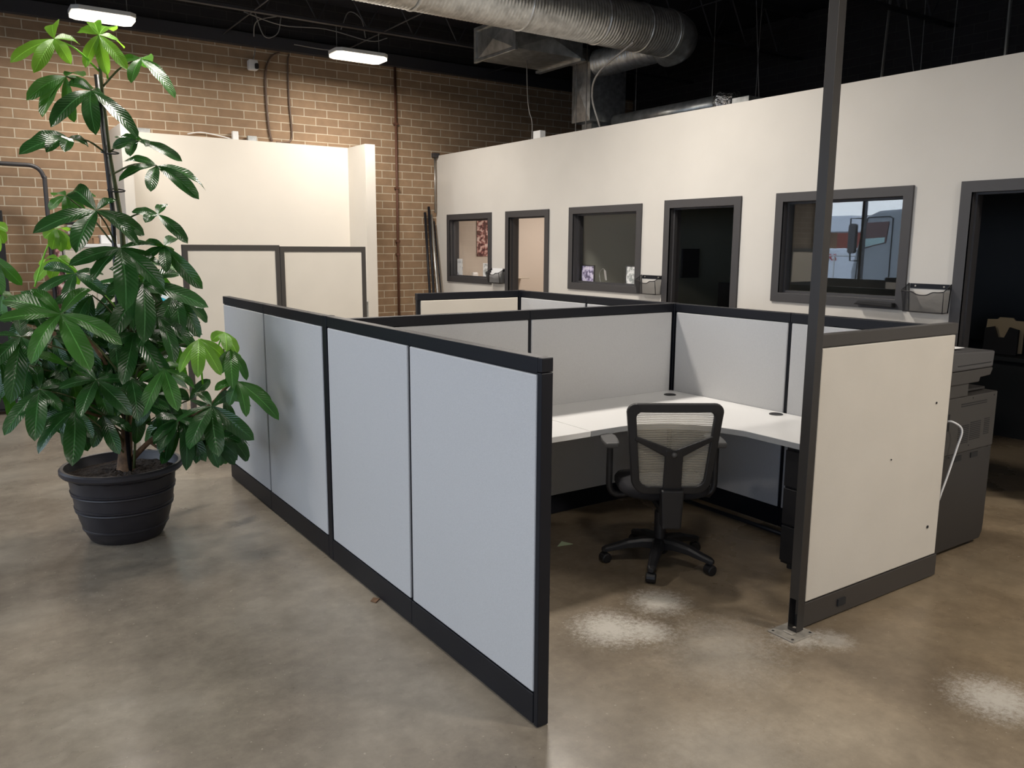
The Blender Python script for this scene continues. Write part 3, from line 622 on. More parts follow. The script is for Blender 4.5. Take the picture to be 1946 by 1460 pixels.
# ------------------------------------------------------------------ office chair (local space, facing +Y)
CX, CY = 3.13, 3.12
ch = empty('office_chair', (CX, CY, 0), 'black office chair with tan mesh back and five wheeled base', 'chair', rz=math.radians(-33), local=True)
def rot2(a, r, z=0): return (r*math.cos(a), r*math.sin(a), z)
arms_off = math.radians(2+33)
g = G(); g.lathe([(.0, .06), (.045, .065), (.05, .10), (.045, .14), (.03, .15), (0, .15)], n=24)
g.build('base_hub', 'black', ch, smooth=True)
for i in range(5):
    a = arms_off+i*2*PI/5; d = Vector((math.cos(a), math.sin(a), 0)); s = Vector((-d.y, d.x, 0)); g = G(); rows = []
    for (r, z, hw, hh) in ((.03, .118, .034, .030), (.10, .122, .031, .025), (.18, .112, .028, .021), (.25, .092, .025, .017), (.30, .080, .022, .015), (.320, .074, .013, .011)):
        k = len(g.v)
        for (p, q) in ((-1, -1), (-1, .4), (-.6, 1), (.6, 1), (1, .4), (1, -1)): g.v.append(tuple(d*r+s*(p*hw)+Vector((0, 0, z+q*hh))))
        rows.append(k)
    for k0, k1 in zip(rows[:-1], rows[1:]):
        for j in range(6): q = (j+1) % 6; g.f.append((k0+j, k0+q, k1+q, k1+j))
    g.f.append(tuple(rows[-1]+j for j in range(6))); g.f.append(tuple(rows[0]+j for j in range(6))[::-1])
    leg = g.build('base_leg', 'black', ch, smooth=False, bevel=.003)
    c = d*.30; sw = a+[.9, .3, -1.2, 1.6, -.5][i]; ax = Vector((math.cos(sw), math.sin(sw), 0)); g = G()
    g.tube([c+Vector((0, 0, .04)), c+Vector((0, 0, .075))], .008, 8)
    for sd in (-1, 1):
        A = c+ax*(.006*sd)+Vector((0, 0, .027)); B = c+ax*(.026*sd)+Vector((0, 0, .027)); g.tube([A, A.lerp(B, .3), A.lerp(B, .8), B], [.0255, .027, .027, .021], 18)
    hood = [c+ax*t+Vector((0, 0, .03)) for t in (-.022, .022)]; g.tube(hood, .0285, 14)
    g.build('caster', 'black', ch, smooth=False)
G().lathe([(.0, .14), (.033, .14), (.033, .30), (.022, .30), (.022, .40), (0, .40)], n=20).build('gas_lift', 'black', ch, smooth=False)
G().box((-.09, -.10, .385), (.09, .10, .425)).build('tilt_mechanism', 'black', ch, bevel=.01)
g = G().tube(arc([(.08, .02, .40), (.18, .03, .395), (.26, .03, .38)]), .006, 6); g.tube([(.23, .03, .386), (.28, .03, .374)], .010, 8); g.build('height_lever', 'black', ch)
# seat cushion
g = G(); N = 28
for (sc2, z) in ((.2, .418), (.90, .42), (1.0, .44), (1.0, .465), (.93, .488), (.6, .497), (.0, .498)):
    for j in range(N):
        t = 2*PI*j/N; c_, s_ = math.cos(t), math.sin(t); e = .55
        g.v.append((.245*sc2*math.copysign(abs(c_)**e, c_), .03+.24*sc2*math.copysign(abs(s_)**e, s_), z-(.02*max(0, s_)*sc2 if z > .43 else 0)))
for i in range(6):
    for j in range(N): q = (j+1) % N; g.f.append((i*N+j, i*N+q, (i+1)*N+q, (i+1)*N+j))
g.build('seat', 'chairseat', ch, smooth=True)
# backrest: curved frame in the plane y = -.21, leaning back a little
def bk(x, z, off=0): return (x, -.235-.11*(z-.48)+.10*(x*x)/.06*.25-off, z)
def outline(wt, wb, z0, z1, r, n=6):
    o = []
    for (sx, sz, a, ww) in ((1, 1, 0, wt), (-1, 1, 90, wt), (-1, -1, 180, wb), (1, -1, 270, wb)):
        rr = r if sz > 0 else r*1.7
        for i in range(n+1):
            t = math.radians(a+90*i/n); cx = sx*(ww-rr); cz = (z1-rr) if sz > 0 else (z0+rr); o.append((cx+rr*math.cos(t), cz+rr*math.sin(t)))
    return o
def ringmesh(go, gi, y_in, y_out):
    g = G(); n = len(go); k = 0
    for off in (y_out, y_in):
        for pl_ in (go, gi):
            for (x, z) in pl_: g.v.append(bk(x, z, off))
    for i in range(n):
        j = (i+1) % n
        g.f += [(i, j, n+j, n+i), (2*n+i, 3*n+i, 3*n+j, 2*n+j), (i, 2*n+i, 2*n+j, j), (n+i, n+j, 3*n+j, 3*n+i)]
    return g
BO = outline(.248, .210, .470, .958, .048); BI = outline(.200, .170, .512, .912, .028)
ringmesh(BO, BI, -.012, .020).build('back_frame', 'black', ch, smooth=False, bevel=.006)
g = G(); nx, nzz = 14, 16
for j in range(nzz+1):
    z = .500+(.925-.500)*j/nzz; ww = .18+(.212-.18)*j/nzz
    for i in range(nx+1): g.v.append(bk(-ww+2*ww*i/nx, z, -.004))
for j in range(nzz):
    for i in range(nx): a = j*(nx+1)+i; g.f.append((a, a+1, a+nx+2, a+nx+1))
g.build('back_mesh', 'chairmesh', ch, smooth=True)
g = G()
def strip(g, pts, hw, y0, y1):
    for (p, q, w0, w1) in pts:
        p = Vector(p); q = Vector(q); d = (q-p).normalized(); s = Vector((-d.y, d.x)); k = len(g.v)
        c4 = [p+s*w0, p-s*w0, q-s*w1, q+s*w1]
        for off in (y1, y0):
            for c in c4: g.v.append(bk(c.x, c.y, off))
        g.f += [(k, k+1, k+2, k+3), (k+4, k+7, k+6, k+5)]+[(k+i, k+4+i, k+4+(i+1) % 4, k+(i+1) % 4) for i in range(4)]
strip(g, [((0, .475), (0, .715), .048, .046), ((-.012, .690), (-.200, .775), .026, .012), ((.012, .690), (.200, .775), .026, .012)], 0, .004, .026)
g.build('back_support', 'black', ch, bevel=.005)
c = bk(0, .69, .03); G().lathe([(0, -.012), (.010, -.010), (.014, -.002), (.016, .006)], c, 18, 'y').build('support_knob', 'armpad', ch, smooth=True)
strip_ = G(); strip_.prism([(-.050, .29), (.050, .29), (.060, .50), (-.060, .50)], 'y', -.285, -.215)
strip_.prism([(-.05, -.25), (.05, -.25), (.05, .05), (-.05, .05)], 'z', .345, .385)
strip_.build('back_bracket', 'black', ch, bevel=.01)
for sd in (-1, 1):
    ar = G().tube(arc([(sd*.12, 0, .41), (sd*.24, .0, .395), (sd*.285, .0, .43), (sd*.29, 0, .52), (sd*.29, 0, .68)]), [.018]*25, 10).build('armrest', 'black', ch, smooth=True)
    pz = .690; g = G().prism([(sd*.29-.035, -.10), (sd*.29+.035, -.10), (sd*.29+.045, -.02), (sd*.29+.045, .10), (sd*.29+.03, .14), (sd*.29-.03, .14), (sd*.29-.045, .10), (sd*.29-.045, -.02)], 'z', pz-.012, pz+.018)
    g.build('arm_pad', 'armpad', ar, bevel=.010)

# ------------------------------------------------------------------ copier behind the warm lit panel
cpr = empty('photocopier', (4.69, 2.6, 0), 'grey office photocopier standing behind the warm lit panel', 'photocopier')
x0, x1, y0, y1 = 4.38, 4.99, 2.28, 2.90
G().prism([(x0, .03), (x1-.03, .03), (x1-.005, .07), (x1, .12), (x1, .60), (x0, .60)], 'y', y0+.004, y1).build('paper_cabinet', 'copierd', cpr, bevel=.006)
for k in range(2):
    G().box((x0+.19+k*.18, y0-.001, .555), (x0+.265+k*.18, y0+.02, .585)).build('grip_recess', 'blackm', cpr)
G().box((x0, y0, .60), (x1, y1, .925)).build('print_unit', 'copier', cpr, bevel=.006)
def slots(xa, xb, za, zb, n):
    g = G(); st = (zb-za)/n
    for i in range(n): g.box((xa, y0-.0015, za+i*st), (xb, y0+.002, za+i*st+st*.42))
    return g
slots(x0+.20, x0+.315, .655, .765, 10).build('vent_slots', 'blackm', cpr); slots(x0+.33, x0+.445, .665, .775, 10).build('vent_slots', 'blackm', cpr); slots(x0+.485, x0+.545, .68, .78, 9).build('vent_slots', 'blackm', cpr)
slots(x0+.21, x0+.49, .868, .892, 2).build('vent_slots', 'blackm', cpr)
for (x, z) in ((x0+.07, .905), (x0+.57, .905), (x0+.33, .91), (x0+.13, .59), (x0+.55, .60), (x0+.33, .635)):
    G().lathe([(0, -.002), (.004, -.0015), (.005, 0)], (x, y0, z), 8, 'y').build('screw', 'blackm', cpr)
G().box((x0+.03, y0-.002, .745), (x0+.095, y0+.02, .84)).build('socket_recess', 'blackm', cpr)
G().box((x0, y0, .925), (x0+.27, y1, 1.0)).build('rear_column', 'copier', cpr, bevel=.006)
G().prism([(x0, 1.0), (x0+.36, 1.0), (x0+.37, 1.025), (x1-.13, 1.03), (x1-.11, 1.06), (x1-.11, 1.075), (x0, 1.075)], 'y', y0-.01, y1-.05).build('scanner_base', 'copier', cpr, bevel=.006)
G().prism([(x0-.02, 1.077), (x1-.12, 1.077), (x1-.11, 1.17), (x0-.02, 1.19)], 'y', y0-.015, y1-.07).build('document_feeder', 'copierl', cpr, bevel=.010)
G().box((x0+.1, y0-.017, 1.105), (x1-.15, y0-.010, 1.109)).build('feeder_seam', 'blackm', cpr)
G().box((x0+.28, y0+.06, .93), (x1-.03, y1-.08, .945)).build('output_tray', 'copierd', cpr, bevel=.004)
G().prism([(x0+.36, .945), (x0+.44, .975), (x0+.52, .945)], 'y', y0+.25, y0+.33).build('paper_stop', 'copierd', cpr)
for x in (x1-.005,):
    G().box((x, y0+.03, .70), (x+.012, y0+.06, .84)).build('side_latch', 'copierl', cpr)
for (x, y) in ((x0+.06, y0+.06), (x1-.08, y0+.06), (x0+.06, y1-.06), (x1-.08, y1-.06)): G().lathe([(0, 0), (.02, 0), (.02, .03), (0, .03)], (x, y, 0), 12).build('caster', 'black', cpr)
for k in range(2): tag(G().box((x0+.03+k*.02, y0+.06+k*.1, 1.1895-.0), (x0+.30-k*.03, y0+.34+k*.05, 1.1915+k*.002)).build('paper_sheet', 'paper'), ['white paper lying on the photocopier lid', 'upper white paper lying on the photocopier lid'][k], 'paper')
tag(G().tube(arc([(x0+.065, y0+.01, .80), (x0+.075, y0-.03, .805), (x0+.12, y0-.06, .76), (x0+.105, y0-.05, .66), (x0+.06, y0-.04, .52), (x0-.02, y0-.03, .30), (x0-.03, y0-.03, .012), (x0-.3, y0-.03, .008)]), .006, 8).build('power_cord', 'white', smooth=True), 'white cord hanging from the back of the photocopier', 'cord')

# ------------------------------------------------------------------ wall file holders
def holder(y0, y1, z0, z1, label, back=True):
    t = empty('file_holder', (XW, (y0+y1)/2, z0), label, 'file holder', 'black mesh file holders by the office doors')
    dp = .10; h = z1-z0
    G().box((XW-.006, y0+.01, z1-.035), (XW-.001, y1-.01, z1)).build('mounting_strip', 'cap', t, bevel=.002)
    for y in (y0+.05, y1-.05): G().lathe([(0, -.003), (.006, -.002), (.007, 0)], (XW-.006, y, z1-.018), 10, 'x').build('screw', 'plate', t)
    top = [(XW-dp, y0+(y1-y0)*k/8, z1-.05+(-.028*math.sin(PI*k/8)**2 if True else 0)+(.008 if k in (2, 6) else 0)) for k in range(9)]
    g = G().tube(arc(top, 3), .0042, 6)
    g.tube([(XW-.004, y0, z1), top[0], (XW-dp*.75, y0+.01, z0), (XW-dp*.75, y1-.01, z0), top[-1], (XW-.004, y1, z1)], .0042, 6)
    g.tube([(XW-.004, y0, z1), (XW-.004, y0+.01, z0), (XW-dp*.75, y0+.01, z0)], .0042, 6); g.tube([(XW-.004, y1, z1), (XW-.004, y1-.01, z0), (XW-dp*.75, y1-.01, z0)], .0042, 6)
    g.build('wire_rim', 'black', t, smooth=True)
    g = G(); k = len(g.v); n = 9
    for p in top: g.v.append(p)
    for i in range(n): g.v.append((XW-dp*.75, y0+.01+(y1-y0-.02)*i/8, z0))
    for i in range(8): g.f.append((i, i+1, n+i+1, n+i))
    g.quad((XW-.004, y0, z1), top[0], (XW-dp*.75, y0+.01, z0), (XW-.004, y0+.01, z0)); g.quad((XW-.004, y1, z1), top[-1], (XW-dp*.75, y1-.01, z0), (XW-.004, y1-.01, z0))
    g.quad((XW-.004, y0+.01, z0), (XW-.004, y1-.01, z0), (XW-dp*.75, y1-.01, z0), (XW-dp*.75, y0+.01, z0))
    g.build('mesh_basket', 'wire', t)
holder(8.67, 8.97, 1.27, 1.455, 'black mesh file holder stuffed with papers left of the lit doorway')
holder(5.88, 6.17, 1.275, 1.46, 'empty black mesh file holder left of the middle dark doorway')
holder(3.03, 3.34, 1.29, 1.49, 'empty black mesh file holder left of the right hand doorway')
g = G()
for k in range(4): g.box((XW-.02-.014*k, 8.70, 1.28), (XW-.017-.014*k, 8.94, 1.46-.03*k))
tag(g.build('loose_papers', 'paper'), 'white papers inside the stuffed file holder', 'papers')
ptr = tag(G().prism([(3.42, 1.305), (3.74, 1.315), (3.70, 1.345), (3.60, 1.348), (3.42, 1.34)], 'x', XW-.075, XW-.019).build('plastic_bag', 'blackm', bevel=.008), 'crumpled black plastic bag on the sill of the right office window', 'bag')

# ------------------------------------------------------------------ things in and behind the office windows
def picture(y, z0, wy, h, m, label, name='framed_picture', frame='black', x=XW+.10):
    t = empty(name, (x, y, z0), label, 'picture')
    lean = .02
    G().ring([(y-wy/2, z0), (y+wy/2, z0), (y+wy/2, z0+h), (y-wy/2, z0+h)], [(y-wy/2+.012, z0+.012), (y+wy/2-.012, z0+.012), (y+wy/2-.012, z0+h-.012), (y-wy/2+.012, z0+h-.012)], 'x', x-.008, x+.008).build('frame', frame, t)
    G().box((x-.002, y-wy/2+.01, z0+.01), (x+.004, y+wy/2-.01, z0+h-.01)).build('print', m, t)
picture(7.15, 1.342, .23, .195, 'photo', 'small black framed lilac photo at the left of the middle office window')
picture(6.42, 1.342, .21, .205, 'photo2', 'small black framed grey photo at the right of the middle office window')
picture(9.26, 1.322, .16, .19, 'photo2', 'small white framed photo at the right of the far office window', frame='white')
fl = tag(G().box((XW+.095, 9.88, 1.322), (XW+.10, 10.02, 1.56)).build('flyer', 'flyer'), 'white flyer with two faces printed, left corner of the far office window', 'flyer')
g = G().tube(arc([(XW+.1, 6.93, 1.345), (XW+.1, 6.95, 1.45), (XW+.1, 6.90, 1.50), (XW+.1, 6.86, 1.49)]), .0035, 6).build('wire_clip_stand', 'conduit', smooth=True); tag(g, 'curved wire stand on the middle window sill between two photos', 'stand')
tag(G().prism([(6.84, 1.48), (6.875, 1.49), (6.855, 1.40), (6.84, 1.375), (6.82, 1.38)], 'x', XW+.095, XW+.10).build('silver_tag', 'silver'), 'silver tag hanging on the wire stand in the middle window', 'tag')
tag(G().prism([(6.46-.06, 1.59), (6.62, 1.59), (6.62, 2.15), (6.40, 2.15)], 'y', 10.305, 10.318).build('poster', 'poster'), 'dark red poster covered in pale figures on the far office wall', 'poster')
tag(G().box((6.26, 10.2, 1.28), (6.36, 10.25, 1.36)).build('desk_trinket', 'white', bevel=.02), 'small white trinket at the bottom of the far office window', 'trinket')
struct('trim_2', G().box((XW+TH, 8.98, 1.20), (XW+TH+.06, 10.12, 1.24)), 'trim')
tag(G().box((7.2, 7.9+2.2, 1.26), (6.1, 10.3, 1.28)).build('office_shelf', 'cream', bevel=.004), 'pale shelf under the poster in the far office', 'shelf')
# right-hand office: desk with sorter and folder
dk = empty('office_desk', (8.5, 3.6, 0), 'dark desk inside the right hand office', 'desk')
G().box((7.95, 2.2, .72), (9.25, 4.6, .76)).build('desk_top', 'desk', dk, bevel=.004)
G().box((8.05, 2.25, 0), (8.09, 4.55, .72)).build('modesty_panel', 'desk', dk)
so = empty('file_sorter', (8.1, 3.72, .76), 'black file sorter holding a manila folder on the dark office desk', 'file sorter')
A = 3.58
G().prism([(A+.0, .765), (A+.30, .765), (A+.30, 1.0), (A+.22, 1.02), (A+.18, .92), (A+.12, .92), (A+.08, 1.02), (A, 1.0)], 'x', 8.10, 8.13).build('front_plate', 'black', so)
G().box((8.13, A-.0, .76), (8.24, A+.30, .775)).build('sorter_base', 'black', so)
tag(G().prism([(A-.02, .777), (A+.33, .777), (A+.31, 1.08), (A+.22, 1.085), (A+.20, 1.105), (A+.08, 1.105), (A+.06, 1.08), (A-.02, 1.08)], 'x', 8.16, 8.175).build('manila_folder', 'manila'), 'manila folder standing in the black file sorter', 'folder')
tag(G().box((8.15, 3.2, .76), (8.4, 3.42, 1.05)).build('desk_phone', 'desk', bevel=.02), 'dark equipment at the right edge on the office desk', 'equipment')
tag(G().box((XE-.225, 3.1, 1.25), (XE-.205, 3.55, 1.65)).build('wall_calendar', 'trim'), 'dim grey notice on the back wall of the right hand office', 'notice')
st_ = tag(G().box((7.2, 6.0, 0), (8.8, 7.45, .76)).build('office_table', 'desk'), 'dark table inside the middle dark office', 'table')
mo = empty('monitor', (7.73, 6.6, .76), 'black monitor inside the middle dark office', 'monitor')
G().box((7.7, 6.35, .95), (7.74, 6.85, 1.32)).build('screen', 'blackm', mo, bevel=.006); G().box((7.72, 6.55, .76), (7.76, 6.65, .96)).build('stand', 'blackm', mo)
nb = tag(G().box((7.75, 7.50, 1.35), (8.05, 7.528, 1.72)).build('notice_board', 'trim'), 'dim printed notice seen through the middle doorway', 'notice')

# ------------------------------------------------------------------ clutter by the brick wall
g = G()
for k, (a, b) in enumerate((((5.50, 10.0, 0), (5.60, YB-.03, 2.20)), ((5.56, 10.0, 0), (5.66, YB-.03, 2.28)), ((5.65, 10.0, 0), (5.70, YB-.03, 2.17)), ((5.73, 10.0, 0), (5.745, YB-.03, 2.08)))):
    tag(G().tube([a, b], .018 if k < 3 else .010, 8).build('leaning_pole', 'cap' if k != 2 else 'conduit', smooth=True),
        ['black pole leaning in the brick corner, leftmost', 'black pole leaning in the brick corner, tallest', 'silver pole leaning in the brick corner', 'thin black pole leaning in the brick corner, rightmost'][k], 'pole', 'poles leaning in the corner')
rk = empty('tube_rack', (.5, 9.8, 0), 'dark bent tube rack against the brick wall at the left edge', 'rack')
G().tube(arc([(-.35, 10.1, .0), (-.35, 10.1, 2.3), (-.30, 10.1, 2.5), (-.1, 10.1, 2.545), (.6, 10.1, 2.545), (.82, 10.1, 2.53), (.90, 10.1, 2.42), (.905, 10.1, 2.2), (.91, 10.1, 0)], 6), .022, 10).build('tube_frame', 'trim', rk, smooth=True)
G().tube([(-.35, 10.1, .5), (.91, 10.1, .5)], .018, 8).build('cross_tube', 'trim', rk)
cb = empty('storage_cabinet', (1.27, 9.9, 0), 'cream cabinet against the brick wall behind the plant', 'cabinet')
G().box((1.0, 9.85, .03), (1.56, 10.4, 1.70)).build('cabinet_body', 'cream', cb, bevel=.004); G().box((.98, 9.83, 1.70), (1.58, 10.42, 1.735)).build('cabinet_top', 'laminate', cb, bevel=.003)
for k in range(2): d = G().box((1.01+k*.28, 9.835, .1), (1.275+k*.28, 9.852, 1.66)).build('door', 'cream', cb, bevel=.003); G().box((1.24+k*.05, 9.82, .9), (1.255+k*.05, 9.837, 1.0)).build('handle', 'conduit', d)
for k in range(7): tag(G().box((1.06, 9.9, 1.737+k*.034), (1.24, 10.2, 1.762+k*.034)).build('letter_tray', 'galvm' if k % 2 else 'blackm', bevel=.003), '%s flat tray in the stack on the cream cabinet' % ['bottom', 'second', 'third', 'middle', 'fifth', 'sixth', 'topmost'][k], 'tray', 'flat trays stacked on the cabinet')
tag(G().box((1.37, 9.9, 1.737), (1.53, 10.1, 1.83)).build('small_box', 'white', bevel=.004), 'small white box on the cream cabinet', 'box')
tag(G().box((1.31, 9.98, 1.737), (1.365, 10.1, 1.80)).build('small_box', 'kraft', bevel=.004), 'small brown box on the cream cabinet', 'box')
tag(G().box((.93, 9.9, 1.2), (.99, 10.1, 1.68)).build('hanging_magazine', 'poster'), 'magazine hanging on the side of the cream cabinet', 'magazine')
bc = empty('black_cupboard', (.1, 9.85, 0), 'black cupboard at the left edge by the brick wall', 'cupboard')
G().box((-.3, 9.72, .03), (.475, 10.0, 2.06)).build('cupboard_body', 'blackm', bc, bevel=.006)
for k in range(2): d = G().box((-.295+k*.39, 9.70, .06), (.085+k*.385, 9.72, 2.03)).build('door', 'blackm', bc, bevel=.004); G().box((.05+k*.06, 9.685, .95), (.062+k*.06, 9.702, 1.1)).build('handle', 'conduit', d)
tb = empty('side_table', (1.45, 7.6, 0), 'small cream table between the plant and the tall screen', 'table')
G().box((1.2, 7.4, .82), (1.62, 7.9, .85)).build('table_top', 'laminate', tb, bevel=.003)
for x in (1.22, 1.58):
    for y in (7.42, 7.86): G().box((x, y, 0), (x+.03, y+.03, .82)).build('leg', 'cream', tb)
tag(G().prism([(1.47, .852), (1.60, .852), (1.58, 1.24), (1.44, 1.30)], 'y', 7.5, 7.56).build('cyan_folder', 'cyan'), 'cyan folder standing behind the leaves', 'folder')
tag(G().box((1.42, 7.6, .852), (1.6, 7.75, 1.36)).build('white_binder', 'paper', bevel=.01), 'white binder standing behind the cyan folder', 'binder')
tag(G().prism([(2.80, 3.62), (2.90, 3.60), (2.87, 3.67)], 'z', .001, .004).build('paper_scrap', 'greenlite'), 'pale green paper scrap on the floor left of the chair', 'scrap')
tag(G().prism([(1.585, 3.50), (1.62, 3.53), (1.60, 3.56), (1.57, 3.53)], 'z', .001, .006).build('dry_leaf', 'bark'), 'dry leaf on the floor beside the left panel run', 'leaf')

# ------------------------------------------------------------------ potted plant
PX, PY = .745, 5.22
pp = empty('potted_plant', (PX, PY, 0), 'tall leafy plant with hand shaped leaves in a dark pot', 'plant')
prof = [(0, .0), (.195, .0), (.207, .012), (.226, .05), (.236, .075), (.243, .078), (.244, .086), (.240, .089), (.257, .14), (.267, .185), (.274, .188), (.276, .193), (.274, .198), (.270, .201), (.272, .206), (.279, .209), (.280, .216), (.275, .219), (.284, .285), (.290, .287), (.292, .292), (.290, .297), (.286, .300), (.288, .304), (.295, .307), (.296, .313), (.290, .316), (.299, .385), (.304, .398), (.335, .408), (.345, .420), (.345, .440), (.335, .450), (.318, .448), (.305, .40), (.29, .375), (0, .375)]
prof = [(r*.98, z) for r, z in prof]
G().lathe(prof, (PX, PY, 0), 64).build('pot', 'pot', pp, smooth=True).modifiers.new('split', 'EDGE_SPLIT').split_angle = math.radians(25)
g = G(); n, mrings = 44, 9
for i in range(mrings+1):
    for j in range(n):
        a = 2*PI*j/n; r = .30*i/mrings; g.v.append((PX+r*math.cos(a), PY+r*math.sin(a), .395+.02*(1-i/mrings)+random.uniform(-.008, .008)))
for i in range(mrings):
    for j in range(n): q = (j+1) % n; g.f.append((i*n+j, i*n+q, (i+1)*n+q, (i+1)*n+j))
g.build('soil', 'soil', pp)
trk = [at(240, 905, 5.2), at(238, 870, 5.2), at(242, 800, 5.2), at(240, 700, 5.22), at(238, 560, 5.22), at(232, 440, 5.22), at(222, 370, 5.22), at(208, 290, 5.2), at(200, 220, 5.2), at(192, 150, 5.2), at(187, 75, 5.2)]
tp = arc(trk, 5); rs = []
for i in range(len(tp)):
    t = i/(len(tp)-1); rs.append(.042*(1-t)**3+.009+(.016*math.exp(-t*22)))
G().tube(tp[:13], rs[:13], 12).build('trunk', 'bark', pp, smooth=True)
G().tube(tp[12:], rs[12:], 10).build('stem', 'stem', pp, smooth=True)
G().tube([at(248, 905, 5.16), at(222, 560, 5.17), at(214, 400, 5.17), at(183, 142, 5.17)], .0125, 8).build('support_stake', 'black', pp, smooth=True)
for (a, b) in ((215, 362), (203, 290)): 
    c = at(a+6, b, 5.19); G().tube([c+Vector((.045*math.cos(t), .035*math.sin(t), .01*math.sin(t))) for t in [k*PI/6 for k in range(13)]], .004, 6).build('tie', 'black', pp)
def branch(pxs, r0=.018, r1=.008, m='bark'):
    pts = arc([at(*p) for p in pxs], 4); n_ = len(pts)
    G().tube(pts, [r0+(r1-r0)*i/(n_-1) for i in range(n_)], 8).build('branch', m, pp, smooth=True)
branch([(245, 880, 5.2), (268, 855, 5.15), (290, 835, 5.05), (340, 800, 4.95), (400, 770, 4.85), (440, 720, 4.85)])
branch([(285, 840, 5.08), (298, 850, 5.05), (312, 858, 5.0)], .01, .005)
branch([(255, 890, 5.15), (258, 800, 5.1), (262, 700, 5.05), (310, 700, 4.95)], .008, .005, 'stem')
branch([(262, 700, 5.05), (330, 660, 4.95), (385, 650, 4.85)], .009, .005, 'stem')
branch([(240, 860, 5.2), (205, 800, 5.1), (140, 775, 5.0), (80, 740, 4.95)], .014, .007)
branch([(240, 760, 5.2), (180, 660, 5.0), (115, 600, 4.85)], .014, .007)
branch([(238, 700, 5.22), (120, 650, 5.15), (20, 640, 5.1)], .012, .007, 'stem')
branch([(440, 720, 4.85), (425, 690, 4.85), (428, 640, 4.88)], .008, .004, 'stem')
def leaflet(g, hub, tip, wd, fold=.22, bow=.10, nrm=None, segs=12):
    d = tip-hub; L = d.length; d.normalize()
    view = (Vector((0, 0, CH))-hub).normalized()
    nv = (Vector((0, 0, 1))*.6+view*.75+Vector((random.uniform(-.45, .45), random.uniform(-.3, .3), random.uniform(-.2, .3)))) if nrm is None else nrm
    nv = (nv-d*nv.dot(d)); nv.normalize(); s = d.cross(nv).normalized(); k = len(g.v)
    twist = random.uniform(-.35, .35); wav = random.uniform(0, 6)
    cols = (-1, -.62, -.28, 0, .28, .62, 1)
    for i in range(segs+1):
        t = i/segs; wv = wd*.5*1.95*(t**.85)*(max(0, 1-t)**.60)
        ce = hub+d*(L*t)+nv*(bow*L*math.sin(PI*t*.9))+Vector((0, 0, -.03*L*t*t))
        a = twist*t; s2 = s*math.cos(a)+nv*math.sin(a); n2 = nv*math.cos(a)-s*math.sin(a)
        for u_ in cols:
            off = s2*(wv*u_)+n2*(wv*abs(u_)*fold+.07*wv*math.sin(t*16+wav+u_*2)*abs(u_))
            g.v.append(tuple(ce+off)); g.uv.append((u_, t))
    nc = len(cols)
    for i in range(segs):
        for j in range(nc-1): a = k+i*nc+j; g.f.append((a, a+1, a+nc+1, a+nc))
